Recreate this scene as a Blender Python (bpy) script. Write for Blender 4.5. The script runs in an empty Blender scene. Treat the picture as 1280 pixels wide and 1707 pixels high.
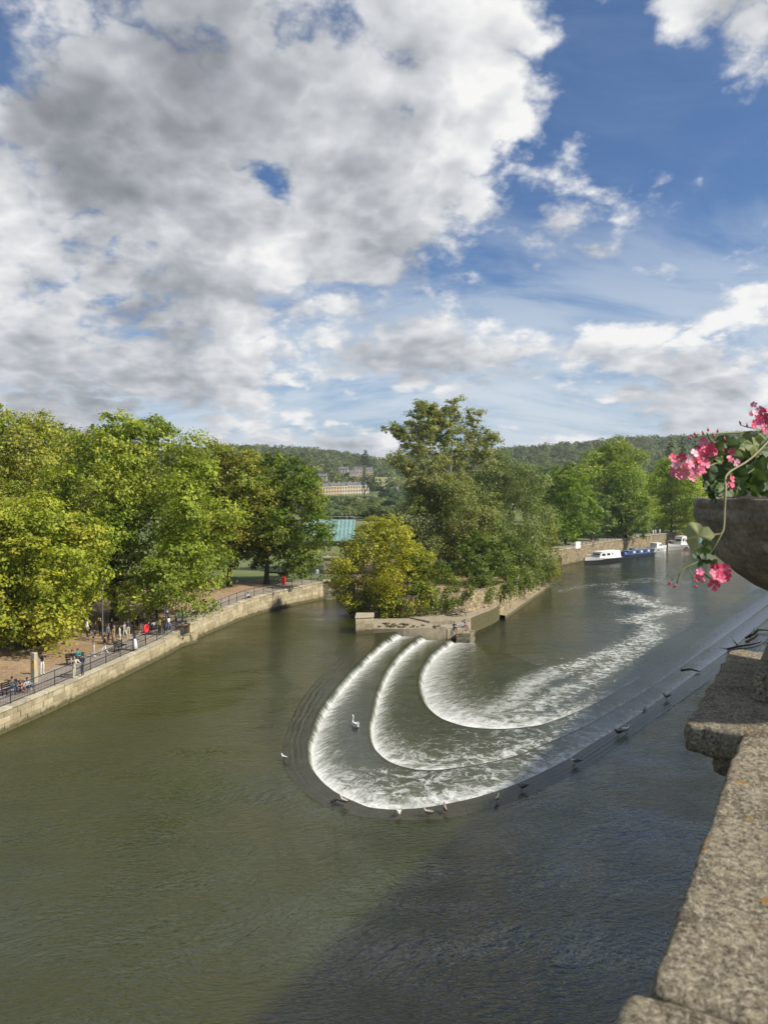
import bpy, bmesh, math, random
import numpy as np
from mathutils import Vector, Matrix, geometry

scene = bpy.context.scene
col = scene.collection
R = math.radians

# ------------------------------------------------------------------ camera
CAM_Z = 16.0                       # metres above the upper pool
FPX = 1281.0                       # focal length in photograph pixels
PITCH = math.atan(38.5 / FPX)
cam = bpy.data.cameras.new('camera')
cam.sensor_fit = 'VERTICAL'; cam.sensor_height = 36.0; cam.lens = FPX / 1707 * 36.0
cam.clip_start = 0.05; cam.clip_end = 20000
cam.dof.use_dof = True; cam.dof.focus_distance = 55.0; cam.dof.aperture_fstop = cam.lens / 3.6
cam_ob = bpy.data.objects.new('camera', cam); col.objects.link(cam_ob)
cam_ob.location = (0, 0, CAM_Z); cam_ob.rotation_euler = (R(90) - PITCH, 0, 0)
scene.camera = cam_ob

def ray(x, y):
    u = (x - 640) / FPX; v = (853.5 - y) / FPX
    return Vector((u, math.cos(PITCH) + v * math.sin(PITCH), v * math.cos(PITCH) - math.sin(PITCH)))
def P(x, y, z=0.0):                # where the sight line through a photograph point meets height z
    d = ray(x, y); t = (z - CAM_Z) / d.z
    return Vector((d.x * t, d.y * t, z))
def Q(x, y, Y):                    # the same at distance Y
    d = ray(x, y); t = Y / d.y
    return Vector((d.x * t, Y, CAM_Z + d.z * t))

# ------------------------------------------------------------------ light
SUN_AZ, SUN_EL = R(108), R(41)      # azimuth clockwise from the viewing direction
sunv = Vector((math.sin(SUN_AZ) * math.cos(SUN_EL), math.cos(SUN_AZ) * math.cos(SUN_EL), math.sin(SUN_EL)))
sl = bpy.data.lights.new('sun', 'SUN'); sl.energy = 5.0; sl.angle = R(1.8); sl.color = (1.0, 0.93, 0.82)
so = bpy.data.objects.new('sun', sl); col.objects.link(so)
so.rotation_euler = (-sunv).to_track_quat('-Z', 'Y').to_euler()
so.location = (60, -10, 80)

vs = scene.view_settings
scene.display_settings.display_device = 'sRGB'
vs.view_transform = 'Standard'; vs.look = 'None'; vs.exposure = 0.32; vs.gamma = 1.0; vs.use_curve_mapping = False
scene.cycles.use_denoising = True
scene.cycles.max_bounces = 6; scene.cycles.diffuse_bounces = 3; scene.cycles.glossy_bounces = 3
scene.cycles.transmission_bounces = 4; scene.cycles.transparent_max_bounces = 6
scene.cycles.caustics_reflective = False; scene.cycles.caustics_refractive = False
scene.cycles.sample_clamp_indirect = 4.0; scene.cycles.sample_clamp_direct = 3.0

class G:                           # small helper round a node tree
    def __init__(s, nt): s.nt = nt; s.N = nt.nodes; s.L = nt.links
    def put(s, sock, v):
        if isinstance(v, bpy.types.NodeSocket): s.L.new(v, sock)
        elif v is not None:
            if hasattr(sock.default_value, '__len__') and not hasattr(v, '__len__'): v = [v] * len(sock.default_value)
            if hasattr(sock.default_value, '__len__') and len(sock.default_value) == 4 and len(v) == 3: v = (*v, 1)
            sock.default_value = v
    def n(s, typ, out=0, props=None, **ins):
        nd = s.N.new(typ)
        for k, v in (props or {}).items(): setattr(nd, k, v)
        for k, v in ins.items():
            k = k.replace('_', ' ')
            s.put(nd.inputs[int(k[1:])] if k[0] == 'i' and k[1:].isdigit() else nd.inputs[k], v)
        return nd.outputs[out]
    def m(s, op, a, b=None, c=None, clamp=False):
        nd = s.N.new('ShaderNodeMath'); nd.operation = op; nd.use_clamp = clamp
        for i, v in enumerate((a, b, c)):
            if v is not None: s.put(nd.inputs[i], v)
        return nd.outputs[0]
    def v(s, op, a, b=None, out=0):
        nd = s.N.new('ShaderNodeVectorMath'); nd.operation = op
        s.put(nd.inputs[0], a)
        if b is not None: s.put(nd.inputs['Scale'] if op == 'SCALE' else nd.inputs[1], b)
        return nd.outputs[1 if op in ('DOT_PRODUCT', 'LENGTH') else out]
    def ss(s, x, lo, hi, a=0.0, b=1.0):
        nd = s.N.new('ShaderNodeMapRange'); nd.interpolation_type = 'SMOOTHSTEP'
        for i, v in enumerate((x, lo, hi, a, b)): s.put(nd.inputs[i], v)
        return nd.outputs[0]
    def lin(s, x, lo, hi, a=0.0, b=1.0):
        nd = s.N.new('ShaderNodeMapRange')
        for i, v in enumerate((x, lo, hi, a, b)): s.put(nd.inputs[i], v)
        return nd.outputs[0]
    def mix(s, f, a, b):
        nd = s.N.new('ShaderNodeMix'); nd.data_type = 'RGBA'
        s.put(nd.inputs[0], f); s.put(nd.inputs[6], a); s.put(nd.inputs[7], b)
        return nd.outputs[2]
    def noise(s, vec, scale, detail=4, rough=0.55, dist=0.0, out=0, **props):
        return s.n('ShaderNodeTexNoise', out, props, Vector=vec, Scale=scale, Detail=detail, Roughness=rough, Distortion=dist)
    def comb(s, x, y, z=0.0):
        return s.n('ShaderNodeCombineXYZ', 0, None, X=x, Y=y, Z=z)

# ------------------------------------------------------------------ sky
world = bpy.data.worlds.new('World'); scene.world = world; world.use_nodes = True
g = G(world.node_tree)
for nd in list(g.N): g.N.remove(nd)
sky = g.N.new('ShaderNodeTexSky'); sky.sky_type = 'NISHITA'; sky.sun_disc = False
sky.sun_elevation = SUN_EL; sky.sun_rotation = SUN_AZ
sky.altitude = 50; sky.air_density = 1.0; sky.dust_density = 0.6; sky.ozone_density = 3.0
d = g.n('ShaderNodeTexCoord', 'Generated')
sep = g.N.new('ShaderNodeSeparateXYZ'); g.L.new(d, sep.inputs[0])
zz = g.m('MAXIMUM', sep.outputs[2], 0.0)
# cloud cells shrink toward the horizon
pl = g.v('SCALE', g.v('MULTIPLY', d, (1.0, 1.0, 1.3)), g.m('POWER', g.m('ADD', zz, .20), -.55))

def lobe(x, y, k):                 # soft weight round one direction of the sky
    v = ray(x, y).normalized()
    dt = g.v('DOT_PRODUCT', d, tuple(v))
    return g.m('EXPONENT', g.m('MULTIPLY', g.m('SUBTRACT', dt, 1.0), k))
def lobes(lst):
    acc = None
    for (x, y, w, k) in lst:
        t = g.m('MULTIPLY', lobe(x, y, k), w)
        acc = t if acc is None else g.m('ADD', acc, t)
    return acc
# where the clouds gather and where the sky is open
cover = lobes([(330, 90, .22, 24), (800, 40, .19, 60), (60, 540, .12, 40), (330, 620, .08, 60), (620, 380, .15, 110), (1220, 10, .22, 300), (1290, 500, .15, 160),
               (940, 375, .22, 330), (1095, 315, .20, 800), (1130, 640, .15, 70), (1245, 195, .18, 700), (700, 640, .08, 120),
               (1150, 260, -.22, 60), (870, 290, -.13, 500), (1000, 535, -.14, 300), (690, 180, -.15, 2500), (455, 300, -.18, 2500),
               (490, 500, -.12, 500), (590, 610, -.10, 300), (10, 280, -.12, 500), (130, 400, -.10, 700), (-20, 110, -.12, 600)])
dark = lobes([(270, 190, 1.15, 70), (60, 230, .3, 200), (180, 340, .40, 400), (700, 480, .34, 250), (700, 60, .22, 60), (1000, 110, -.1, 120), (60, 470, -.35, 200), (480, 600, -.40, 500), (430, 400, -.22, 300),
              (150, 690, .50, 90), (420, 720, .3, 200), (1150, 660, .40, 200), (945, 390, .35, 400)])
def field(off, det):
    p = g.v('ADD', pl, off)
    a = g.noise(p, 2.7, det, .56, .2)
    b = g.noise(p, 6.0, max(det - 3, 1), .56)
    bil = g.m('SUBTRACT', .16, g.m('ABSOLUTE', g.m('SUBTRACT', b, .5)))
    return g.m('SUBTRACT', a, g.m('MULTIPLY', bil, .82))
o0 = (3.9, 1.15, .4)
D0 = field(o0, 8); D1 = field((o0[0] + .07, o0[1] + .0, o0[2] + .10), 6)
dens = g.m('ADD', g.m('ADD', .455, g.m('MULTIPLY', g.m('SUBTRACT', D0, .40), 1.45)), cover)
alpha = g.ss(dens, .47, .66)
thick = g.ss(dens, .55, 1.0)
lit = g.m('MULTIPLY', g.m('SUBTRACT', D0, D1), 1.9)
br = g.m('ADD', g.m('SUBTRACT', .82, g.m('MULTIPLY', thick, .24)), lit)
br = g.m('SUBTRACT', br, g.m('MULTIPLY', dark, .42))
br = g.m('MINIMUM', g.m('MAXIMUM', br, .04), 1.0)
ramp = g.N.new('ShaderNodeValToRGB'); g.L.new(br, ramp.inputs[0])
el = ramp.color_ramp.elements
el[0].position = 0.0; el[0].color = (.16, .17, .19, 1)
el[1].position = 1.0; el[1].color = (.76, .755, .745, 1)
for ps, c in ((.25, (.235, .247, .27, 1)), (.5, (.36, .377, .405, 1)), (.75, (.545, .557, .58, 1))):
    e = el.new(ps); e.color = c
# thin high veil, thicker toward the horizon
veil_n = g.noise(g.v('MULTIPLY', g.v('ADD', pl, (9.1, 4.2, 0)), (1.2, 2.6, 1)), 1.7, 6, .62, .5)
low = g.ss(zz, .02, .42, 1.0, 0.0)
veil = g.m('MULTIPLY', g.ss(g.m('ADD', veil_n, g.m('MULTIPLY', low, .24)), .46, .78), g.m('ADD', .14, g.m('MULTIPLY', low, .90)))
skyc = g.n('ShaderNodeVectorMath', 0, {'operation': 'MULTIPLY'}, i0=sky.outputs[0], i1=(.050, .067, .086))
base = g.mix(g.m('MINIMUM', veil, .9), skyc, (.53, .59, .65, 1))
final = g.mix(alpha, base, ramp.outputs[0])
bg = g.N.new('ShaderNodeBackground'); g.L.new(final, bg.inputs[0]); bg.inputs[1].default_value = 1.0
wo = g.N.new('ShaderNodeOutputWorld'); g.L.new(bg.outputs[0], wo.inputs[0])
world.cycles.sampling_method = 'MANUAL'; world.cycles.sample_map_resolution = 256
# ------------------------------------------------------------------ helpers
def tag(o, label=None, cat=None, group=None, kind=None):
    if label: o['label'] = label
    if cat: o['category'] = cat
    if group: o['group'] = group
    if kind: o['kind'] = kind
    return o
def empty(name, loc=(0, 0, 0), rz=0.0, parent=None):
    o = bpy.data.objects.new(name, None); col.objects.link(o)
    o.location = loc; o.rotation_euler = (0, 0, rz); o.empty_display_size = .3
    if parent: o.parent = parent
    return o
def link(name, me, parent=None, mat=None):
    o = bpy.data.objects.new(name, me); col.objects.link(o)
    if parent: o.parent = parent
    if mat is not None and not me.materials: me.materials.append(mat)
    return o
def copy_tree(o, parent=None):
    c = o.copy(); col.objects.link(c); c.parent = parent
    for ch in o.children: copy_tree(ch, c)
    return c

class MB:                          # collects vertices and faces, builds ONE mesh object
    def __init__(s): s.v = []; s.f = []; s.mi = []; s.cur = 0
    def add(s, vs_, fs_):
        b = len(s.v); s.v += [tuple(q) for q in vs_]
        for f in fs_: s.f.append(tuple(i + b for i in f)); s.mi.append(s.cur)
    def box(s, c, size, rz=0.0, rx=0.0, ry=0.0, taper=1.0):
        hx, hy, hz = size[0] / 2, size[1] / 2, size[2] / 2
        M = Matrix.Translation(c) @ Matrix.Rotation(rz, 4, 'Z') @ Matrix.Rotation(ry, 4, 'Y') @ Matrix.Rotation(rx, 4, 'X')
        vv = [M @ Vector((x * hx * (taper if z > 0 else 1), y * hy * (taper if z > 0 else 1), z * hz)) for z in (-1, 1) for (x, y) in ((-1, -1), (1, -1), (1, 1), (-1, 1))]
        s.add(vv, [(3, 2, 1, 0), (4, 5, 6, 7), (0, 1, 5, 4), (1, 2, 6, 5), (2, 3, 7, 6), (3, 0, 4, 7)]); return s
    def tube(s, pts, rad, n=8, cap=True, sq=(1, 1)):
        pts = [Vector(p) for p in pts]
        if not hasattr(rad, '__len__'): rad = [rad] * len(pts)
        rings = []; prev = None
        for i, p in enumerate(pts):
            t = (pts[min(i + 1, len(pts) - 1)] - pts[max(i - 1, 0)])
            t = t.normalized() if t.length > 1e-9 else Vector((0, 0, 1))
            a = prev if prev is not None else (Vector((0, 0, 1)) if abs(t.z) < .9 else Vector((1, 0, 0)))
            u = (a - t * a.dot(t))
            if u.length < 1e-6: u = t.orthogonal()
            u.normalize(); w = t.cross(u); prev = u
            rings.append([p + (u * math.cos(2 * math.pi * k / n) * sq[0] + w * math.sin(2 * math.pi * k / n) * sq[1]) * rad[i] for k in range(n)])
        vv = [q for r in rings for q in r]; ff = []
        for i in range(len(rings) - 1):
            for k in range(n):
                ff.append((i * n + k, i * n + (k + 1) % n, (i + 1) * n + (k + 1) % n, (i + 1) * n + k))
        if cap:
            ff.append(tuple(range(n - 1, -1, -1))); ff.append(tuple((len(rings) - 1) * n + k for k in range(n)))
        s.add(vv, ff); return s
    def lathe(s, prof, c=(0, 0, 0), n=16, sx=1, sy=1):
        c = Vector(c); vv = []; ff = []
        for (r, z) in prof:
            for k in range(n):
                a = 2 * math.pi * k / n; vv.append(c + Vector((r * sx * math.cos(a), r * sy * math.sin(a), z)))
        for i in range(len(prof) - 1):
            for k in range(n): ff.append((i * n + k, i * n + (k + 1) % n, (i + 1) * n + (k + 1) % n, (i + 1) * n + k))
        if prof[0][0] > 1e-4: ff.append(tuple(range(n - 1, -1, -1)))
        if prof[-1][0] > 1e-4: ff.append(tuple((len(prof) - 1) * n + k for k in range(n)))
        s.add(vv, ff); return s
    def prism(s, poly, z0, z1):
        n = len(poly); vv = [(p[0], p[1], z0) for p in poly] + [(p[0], p[1], z1) for p in poly]
        ff = [tuple(range(n - 1, -1, -1)), tuple(range(n, 2 * n))] + [(i, (i + 1) % n, n + (i + 1) % n, n + i) for i in range(n)]
        s.add(vv, ff); return s
    def mesh(s, name, mats=(), smooth=False, bevel=0.0, seg=1):
        me = bpy.data.meshes.new(name); me.from_pydata(s.v, [], s.f)
        for mt in (mats if isinstance(mats, (list, tuple)) else [mats]): me.materials.append(mt)
        if any(s.mi): me.polygons.foreach_set('material_index', s.mi)
        if bevel or True:
            bm = bmesh.new(); bm.from_mesh(me)
            if bevel:
                bmesh.ops.bevel(bm, geom=[e for e in bm.edges if len(e.link_faces) == 2 and e.calc_face_angle() > .5], offset=bevel, segments=seg, profile=.6, affect='EDGES', clamp_overlap=True)
            bmesh.ops.recalc_face_normals(bm, faces=bm.faces); bm.to_mesh(me); bm.free()
        if smooth: me.polygons.foreach_set('use_smooth', [True] * len(me.polygons))
        me.update(); return me
    def build(s, name, mats, parent=None, smooth=False, bevel=0.0, seg=1):
        return link(name, s.mesh(name, mats, smooth, bevel, seg), parent)

def fast_mesh(name, V, F, mats=(), smooth=False, tint=None, uv=None, attrs=None):
    V = np.asarray(V, dtype=np.float32); F = np.asarray(F, dtype=np.int32)
    me = bpy.data.meshes.new(name); k = F.shape[1]
    me.vertices.add(len(V)); me.vertices.foreach_set('co', V.ravel())
    me.loops.add(F.size); me.loops.foreach_set('vertex_index', F.ravel())
    me.polygons.add(len(F)); me.polygons.foreach_set('loop_start', np.arange(0, F.size, k, dtype=np.int32))
    me.update(calc_edges=True)
    if smooth: me.polygons.foreach_set('use_smooth', np.ones(len(F), dtype=bool))
    if tint is not None:
        a = me.attributes.new('tint', 'FLOAT_COLOR', 'POINT')
        c = np.ones((len(V), 4), dtype=np.float32); c[:, :3] = tint; a.data.foreach_set('color', c.ravel())
    for nm, arr in (attrs or {}).items():
        a = me.attributes.new(nm, 'FLOAT', 'POINT'); a.data.foreach_set('value', np.asarray(arr, dtype=np.float32))
    if uv is not None:
        l = me.uv_layers.new(name='flow'); l.data.foreach_set('uv', np.asarray(uv, dtype=np.float32)[F.ravel()].ravel())
    for mt in (mats if isinstance(mats, (list, tuple)) else [mats]): me.materials.append(mt)
    me.validate(); return me

def mat(name):
    m = bpy.data.materials.new(name); m.use_nodes = True
    gg = G(m.node_tree); bs = m.node_tree.nodes['Principled BSDF']
    return m, gg, bs
def objco(gg): return gg.n('ShaderNodeTexCoord', 'Object')
def pos(gg): return gg.n('ShaderNodeNewGeometry', 'Position')
def bump(gg, bs, h, strength=.5, dist=.02, normal=None):
    nd = gg.N.new('ShaderNodeBump'); nd.inputs['Strength'].default_value = strength; nd.inputs['Distance'].default_value = dist
    gg.put(nd.inputs['Height'], h)
    if normal is not None: gg.L.new(normal, nd.inputs['Normal'])
    gg.L.new(nd.outputs[0], bs.inputs['Normal']); return nd.outputs[0]
def plain(name, c, rough=.6, metal=0.0, var=.18, scale=6.0, spec=.5, world_co=False):
    m, gg, bs = mat(name)
    co = pos(gg) if world_co else objco(gg)
    nz = gg.noise(co, scale, 5, .6)
    k = gg.lin(nz, .25, .75, 1 - var, 1 + var)
    gg.put(bs.inputs['Base Color'], gg.v('SCALE', tuple(c), k))
    bs.inputs['Roughness'].default_value = rough; bs.inputs['Metallic'].default_value = metal
    bs.inputs['Specular IOR Level'].default_value = spec
    bump(gg, bs, nz, .15, .01)
    return m

def stone(name, c1, c2, stain, scale=1.0, rough=.9, bmp=.6, dist=.03, course=None, algae=None):
    """limestone: mottled, streaked by run-off, optionally coursed"""
    m, gg, bs = mat(name)
    co = pos(gg)
    n1 = gg.noise(co, 1.1 * scale, 6, .62); n2 = gg.noise(co, 7 * scale, 6, .7)
    streak = gg.noise(gg.v('MULTIPLY', co, (2.2 * scale, 2.2 * scale, .28 * scale)), 1.0, 5, .65)
    c = gg.mix(gg.ss(n1, .3, .7), c1, c2)
    c = gg.mix(gg.m('MULTIPLY', gg.ss(streak, .52, .74), .75), c, stain)
    rnd = gg.n('ShaderNodeObjectInfo', 'Random')
    c = gg.v('SCALE', c, gg.m('MULTIPLY', gg.lin(n2, .2, .8, .72, 1.22), gg.lin(rnd, 0, 1, .72, 1.12)))
    h = gg.m('ADD', n2, gg.m('MULTIPLY', n1, .6))
    if algae is not None:              # weed and silt left by the river
        sz = gg.N.new('ShaderNodeSeparateXYZ'); gg.L.new(co, sz.inputs[0])
        lv = gg.m('ADD', gg.m('SUBTRACT', sz.outputs[2], algae), gg.m('MULTIPLY', gg.m('SUBTRACT', gg.noise(co, 1.6, 5, .7), .5), -.9))
        c = gg.mix(gg.ss(lv, .22, -.05), c, (.055, .052, .022, 1))
        c = gg.mix(gg.m('MULTIPLY', gg.ss(lv, .9, .1), .35), c, (.22, .19, .10, 1))
    if course:
        cell = gg.n('ShaderNodeTexVoronoi', 'Distance', {'feature': 'DISTANCE_TO_EDGE'}, Vector=gg.v('MULTIPLY', co, (course[0], course[0], course[1])), Scale=1.0, Randomness=.75)
        cc = gg.n('ShaderNodeTexVoronoi', 'Color', None, Vector=gg.v('MULTIPLY', co, (course[0], course[0], course[1])), Scale=1.0, Randomness=.75)
        e = gg.ss(cell, .02, .10)
        hue = gg.n('ShaderNodeSeparateColor', 0, None, Color=cc)
        c = gg.v('SCALE', c, gg.m('MULTIPLY', gg.lin(hue, 0, 1, .7, 1.2), gg.lin(e, 0, 1, .55, 1)))
        h = gg.m('ADD', gg.m('MULTIPLY', h, .4), gg.m('MULTIPLY', e, 1.0))
    gg.put(bs.inputs['Base Color'], c); bs.inputs['Roughness'].default_value = rough
    bs.inputs['Specular IOR Level'].default_value = .25
    bump(gg, bs, h, bmp, dist)
    return m

# ------------------------------------------------------------------ materials
M = {}
M['wall'] = stone('pale_limestone', (.50, .43, .28), (.40, .33, .20), (.17, .15, .10), .8, bmp=.5, algae=.30)
M['coping'] = stone('coping_stone', (.50, .45, .33), (.42, .37, .26), (.2, .18, .13), 1.2)
M['rubble'] = stone('rubble_wall', (.46, .37, .22), (.36, .29, .18), (.12, .11, .07), .7, course=(1.5, 2.6), bmp=.9, dist=.06, algae=-1.55)
M['shadewall'] = stone('shade_dark_wall', (.34, .30, .20), (.22, .20, .13), (.07, .07, .045), .9, course=(1.2, 2.3), bmp=.7, dist=.05)  # darker stone: the shade on the sluice wall is put into its colour
M['quay'] = stone('quay_stone', (.44, .38, .27), (.34, .29, .20), (.13, .115, .08), 1.1, algae=-1.45, bmp=.8, dist=.05)
M['iron'] = plain('painted_iron', (.018, .02, .028), .45, .2, spec=.4)
M['grey_metal'] = plain('grey_metal', (.22, .23, .24), .45, .6)
M['bark'] = plain('bark', (.075, .06, .045), .95, var=.45, scale=9)
M['pale_bark'] = plain('pale_bark', (.30, .29, .25), .9, var=.4, scale=5)
M['wood'] = plain('weathered_wood', (.10, .075, .05), .8, var=.35, scale=9)
M['black'] = plain('black_plastic', (.012, .012, .014), .5)
M['white'] = plain('white_paint', (.74, .73, .70), .45, var=.06)
M['red'] = plain('red_plastic', (.62, .03, .04), .5, var=.1)
M['glass'] = plain('dark_glass', (.02, .025, .03), .06, var=.1)

# trees: every leaf carries its own tint
m, gg, bs = mat('foliage')
at_ = gg.n('ShaderNodeAttribute', 'Color', {'attribute_name': 'tint'})
gg.put(bs.inputs['Base Color'], at_); bs.inputs['Roughness'].default_value = .55; bs.inputs['Specular IOR Level'].default_value = .22
tr = gg.N.new('ShaderNodeBsdfTranslucent'); gg.L.new(gg.v('MULTIPLY', at_, (1.25, 1.3, .7)), tr.inputs[0])
ms = gg.N.new('ShaderNodeMixShader'); ms.inputs[0].default_value = .38
gg.L.new(bs.outputs[0], ms.inputs[1]); gg.L.new(tr.outputs[0], ms.inputs[2])
gg.L.new(ms.outputs[0], m.node_tree.nodes['Material Output'].inputs[0])
M['leaf'] = m

# earth under the trees, strewn with leaves
m, gg, bs = mat('bare_earth')
co = pos(gg)
n1 = gg.noise(co, .25, 6, .6); n2 = gg.noise(co, 4, 5, .7)
litter = gg.n('ShaderNodeTexVoronoi', 'Color', None, Vector=co, Scale=7.0)
lf = gg.n('ShaderNodeSeparateColor', 0, None, Color=litter)
c = gg.mix(gg.ss(n1, .35, .65), (.34, .23, .135, 1), (.25, .165, .095, 1))
c = gg.mix(gg.m('MULTIPLY', gg.ss(lf, .72, .80), .55), c, (.42, .29, .12, 1))
c = gg.mix(gg.m('MULTIPLY', gg.ss(lf, .20, .12), .5), c, (.12, .085, .05, 1))
gg.put(bs.inputs['Base Color'], gg.v('SCALE', c, gg.lin(n2, .2, .8, .8, 1.2))); bs.inputs['Roughness'].default_value = .95
bump(gg, bs, n2, .4, .04)
M['earth'] = m
# land: bare earth by the river, lawn and meadow beyond
m, gg, bs = mat('land')
co = pos(gg); n1 = gg.noise(co, .02, 5, .6); n2 = gg.noise(co, 1.3, 5, .7)
c = gg.mix(gg.ss(n1, .4, .6), (.085, .12, .03, 1), (.16, .17, .055, 1))
gg.put(bs.inputs['Base Color'], gg.v('SCALE', c, gg.lin(n2, .2, .8, .75, 1.25))); bs.inputs['Roughness'].default_value = .95
M['land'] = m
M['path'] = plain('paved_path', (.29, .245, .195), .85, var=.2, scale=1.2, world_co=True)
M['dirt_dark'] = plain('river_bed', (.03, .03, .02), .9)

# ------------------------------------------------------------------ water
def water(name, base, foamy=False, flow=False, chop=1.0, rough=.05):
    m, gg, bs = mat(name)
    co = pos(gg)
    wob = gg.v('SCALE', gg.v('SUBTRACT', gg.n('ShaderNodeTexNoise', 'Color', None, Vector=co, Scale=.12, Detail=2.0), (.5, .5, .5)), 5.0)
    cw = gg.v('ADD', co, wob)
    rot = gg.n('ShaderNodeVectorRotate', 0, {'rotation_type': 'Z_AXIS'}, Vector=cw, Angle=R(-28))
    h1 = gg.noise(gg.v('MULTIPLY', rot, (1.0, 2.9, 1)), 1.0, 3, .55, .3)
    h2 = gg.noise(gg.v('MULTIPLY', cw, (2.2, 5.2, 1)), 1.25, 3, .55, .3)
    h3 = gg.noise(co, .22, 2, .5)
    calm = gg.ss(gg.noise(co, .055, 3, .55), .36, .62, .35, 1.0)
    h = gg.m('ADD', gg.m('MULTIPLY', gg.m('ADD', gg.m('MULTIPLY', h1, .56), gg.m('MULTIPLY', h2, .50)), calm), gg.m('MULTIPLY', h3, .25))
    mud = gg.noise(co, .06, 4, .55)
    c = gg.v('SCALE', tuple(base[:3]), gg.lin(mud, .25, .75, .82, 1.18))
    bs.inputs['Roughness'].default_value = rough; bs.inputs['IOR'].default_value = 1.58
    bs.inputs['Specular IOR Level'].default_value = 1.0
    hh = h
    if foamy:
        fo = gg.n('ShaderNodeAttribute', 'Fac', {'attribute_name': 'foam'})
        wb = gg.v('ADD', co, gg.v('SCALE', gg.v('SUBTRACT', gg.n('ShaderNodeTexNoise', 'Color', None, Vector=co, Scale=.55, Detail=6.0), (.5, .5, .5)), 2.6))
        rg1 = gg.noise(wb, .75, 4, .55); rg2 = gg.noise(wb, 2.0, 3, .55)
        web = gg.m('SUBTRACT', 1.0, gg.m('MULTIPLY', gg.m('ABSOLUTE', gg.m('SUBTRACT', rg1, .5)), 11.0), clamp=True)
        web2 = gg.m('SUBTRACT', 1.0, gg.m('MULTIPLY', gg.m('ABSOLUTE', gg.m('SUBTRACT', rg2, .5)), 9.0), clamp=True)
        fb = gg.noise(wb, 1.1, 9, .68)
        pat = gg.m('ADD', gg.m('MULTIPLY', fb, .80), gg.m('ADD', gg.m('MULTIPLY', web, .16), gg.m('MULTIPLY', web2, .12)))
        if flow:
            uvn = gg.n('ShaderNodeUVMap', 0, {'uv_map': 'flow'})
            wu = gg.v('ADD', uvn, gg.v('SCALE', gg.v('SUBTRACT', gg.n('ShaderNodeTexNoise', 'Color', None, Vector=co, Scale=1.2, Detail=3.0), (.5, .5, .5)), .5))
            st = gg.noise(gg.v('MULTIPLY', wu, (4.6, .50, 1)), 1.0, 6, .70)
            st2 = gg.noise(gg.v('MULTIPLY', uvn, (9.0, 1.6, 1)), 1.0, 3, .6)
            stw = gg.n('ShaderNodeAttribute', 'Fac', {'attribute_name': 'streak'})
            sp_ = gg.m('ADD', gg.m('MULTIPLY', st, .82), gg.m('MULTIPLY', st2, .26))
            pat = gg.m('ADD', gg.m('MULTIPLY', pat, gg.m('SUBTRACT', 1.0, stw)), gg.m('MULTIPLY', sp_, stw))
        v_ = gg.m('SUBTRACT', gg.m('ADD', pat, fo), 1.0)
        mask = gg.ss(v_, -.08, .32)
        milk = gg.m('MULTIPLY', gg.ss(fo, .30, .80), .60)
        c = gg.mix(milk, c, (.20, .205, .09, 1))
        c = gg.mix(mask, c, (.68, .69, .66, 1))
        gg.put(bs.inputs['Roughness'], gg.lin(mask, 0, 1, rough, .75))
        hh = gg.m('ADD', h, gg.m('MULTIPLY', pat, gg.m('MULTIPLY', fo, .9)))
    gg.put(bs.inputs['Base Color'], c)
    bump(gg, bs, hh, 1.0, .085 * chop)
    return m
M['river'] = water('river_water', (.026, .031, .0012), chop=2.6)
M['low'] = water('lower_water', (.017, .022, .006), foamy=True, chop=2.2)
M['fall'] = water('weir_water', (.017, .022, .006), foamy=True, flow=True, chop=1.1, rough=.12)
m, gg, bs = mat('wet_stone')
co = pos(gg); n1 = gg.noise(co, .9, 6, .65); n2 = gg.noise(gg.v('MULTIPLY', gg.n('ShaderNodeUVMap', 0, {'uv_map': 'flow'}), (.35, 3.0, 1)), 1.0, 5, .6)
sx_ = gg.N.new('ShaderNodeSeparateXYZ'); gg.L.new(gg.n('ShaderNodeUVMap', 0, {'uv_map': 'flow'}), sx_.inputs[0])
JOINT = gg.ss(gg.m('PINGPONG', gg.m('ADD', sx_.outputs[0], gg.m('MULTIPLY', n1, .25)), .62), .02, .06, .78, 1.0)
c = gg.mix(gg.ss(n1, .3, .7), (.050, .046, .026, 1), (.030, .030, .016, 1))
gg.put(bs.inputs['Base Color'], gg.v('SCALE', c, gg.m('MULTIPLY', gg.lin(n2, .2, .8, .75, 1.3), JOINT)))
bs.inputs['Roughness'].default_value = .07; bs.inputs['IOR'].default_value = 1.36
bump(gg, bs, gg.m('ADD', gg.m('MULTIPLY', n2, .8), gg.noise(co, 6, 4, .6)), .8, .03)
M['apron'] = m
# ------------------------------------------------------------------ curves and levels
rng = np.random.default_rng(7); random.seed(11)
def catmull(pts, n=12):
    p = [np.array(q, dtype=float) for q in pts]; p = [2 * p[0] - p[1]] + p + [2 * p[-1] - p[-2]]
    out = []
    for i in range(1, len(p) - 2):
        for k in range(n):
            t = k / n
            out.append(.5 * ((2 * p[i]) + (-p[i-1] + p[i+1]) * t + (2*p[i-1] - 5*p[i] + 4*p[i+1] - p[i+2]) * t*t + (-p[i-1] + 3*p[i] - 3*p[i+1] + p[i+2]) * t**3))
    out.append(p[-2]); return np.array(out)
def resample(c, n):
    s = np.concatenate([[0], np.cumsum(np.linalg.norm(np.diff(c, axis=0), axis=1))]); u = np.linspace(0, s[-1], n)
    return np.stack([np.interp(u, s, c[:, k]) for k in range(c.shape[1])], 1)
def plan(px, z): return [tuple(P(x, y, z)[:2]) for x, y in px]

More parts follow.
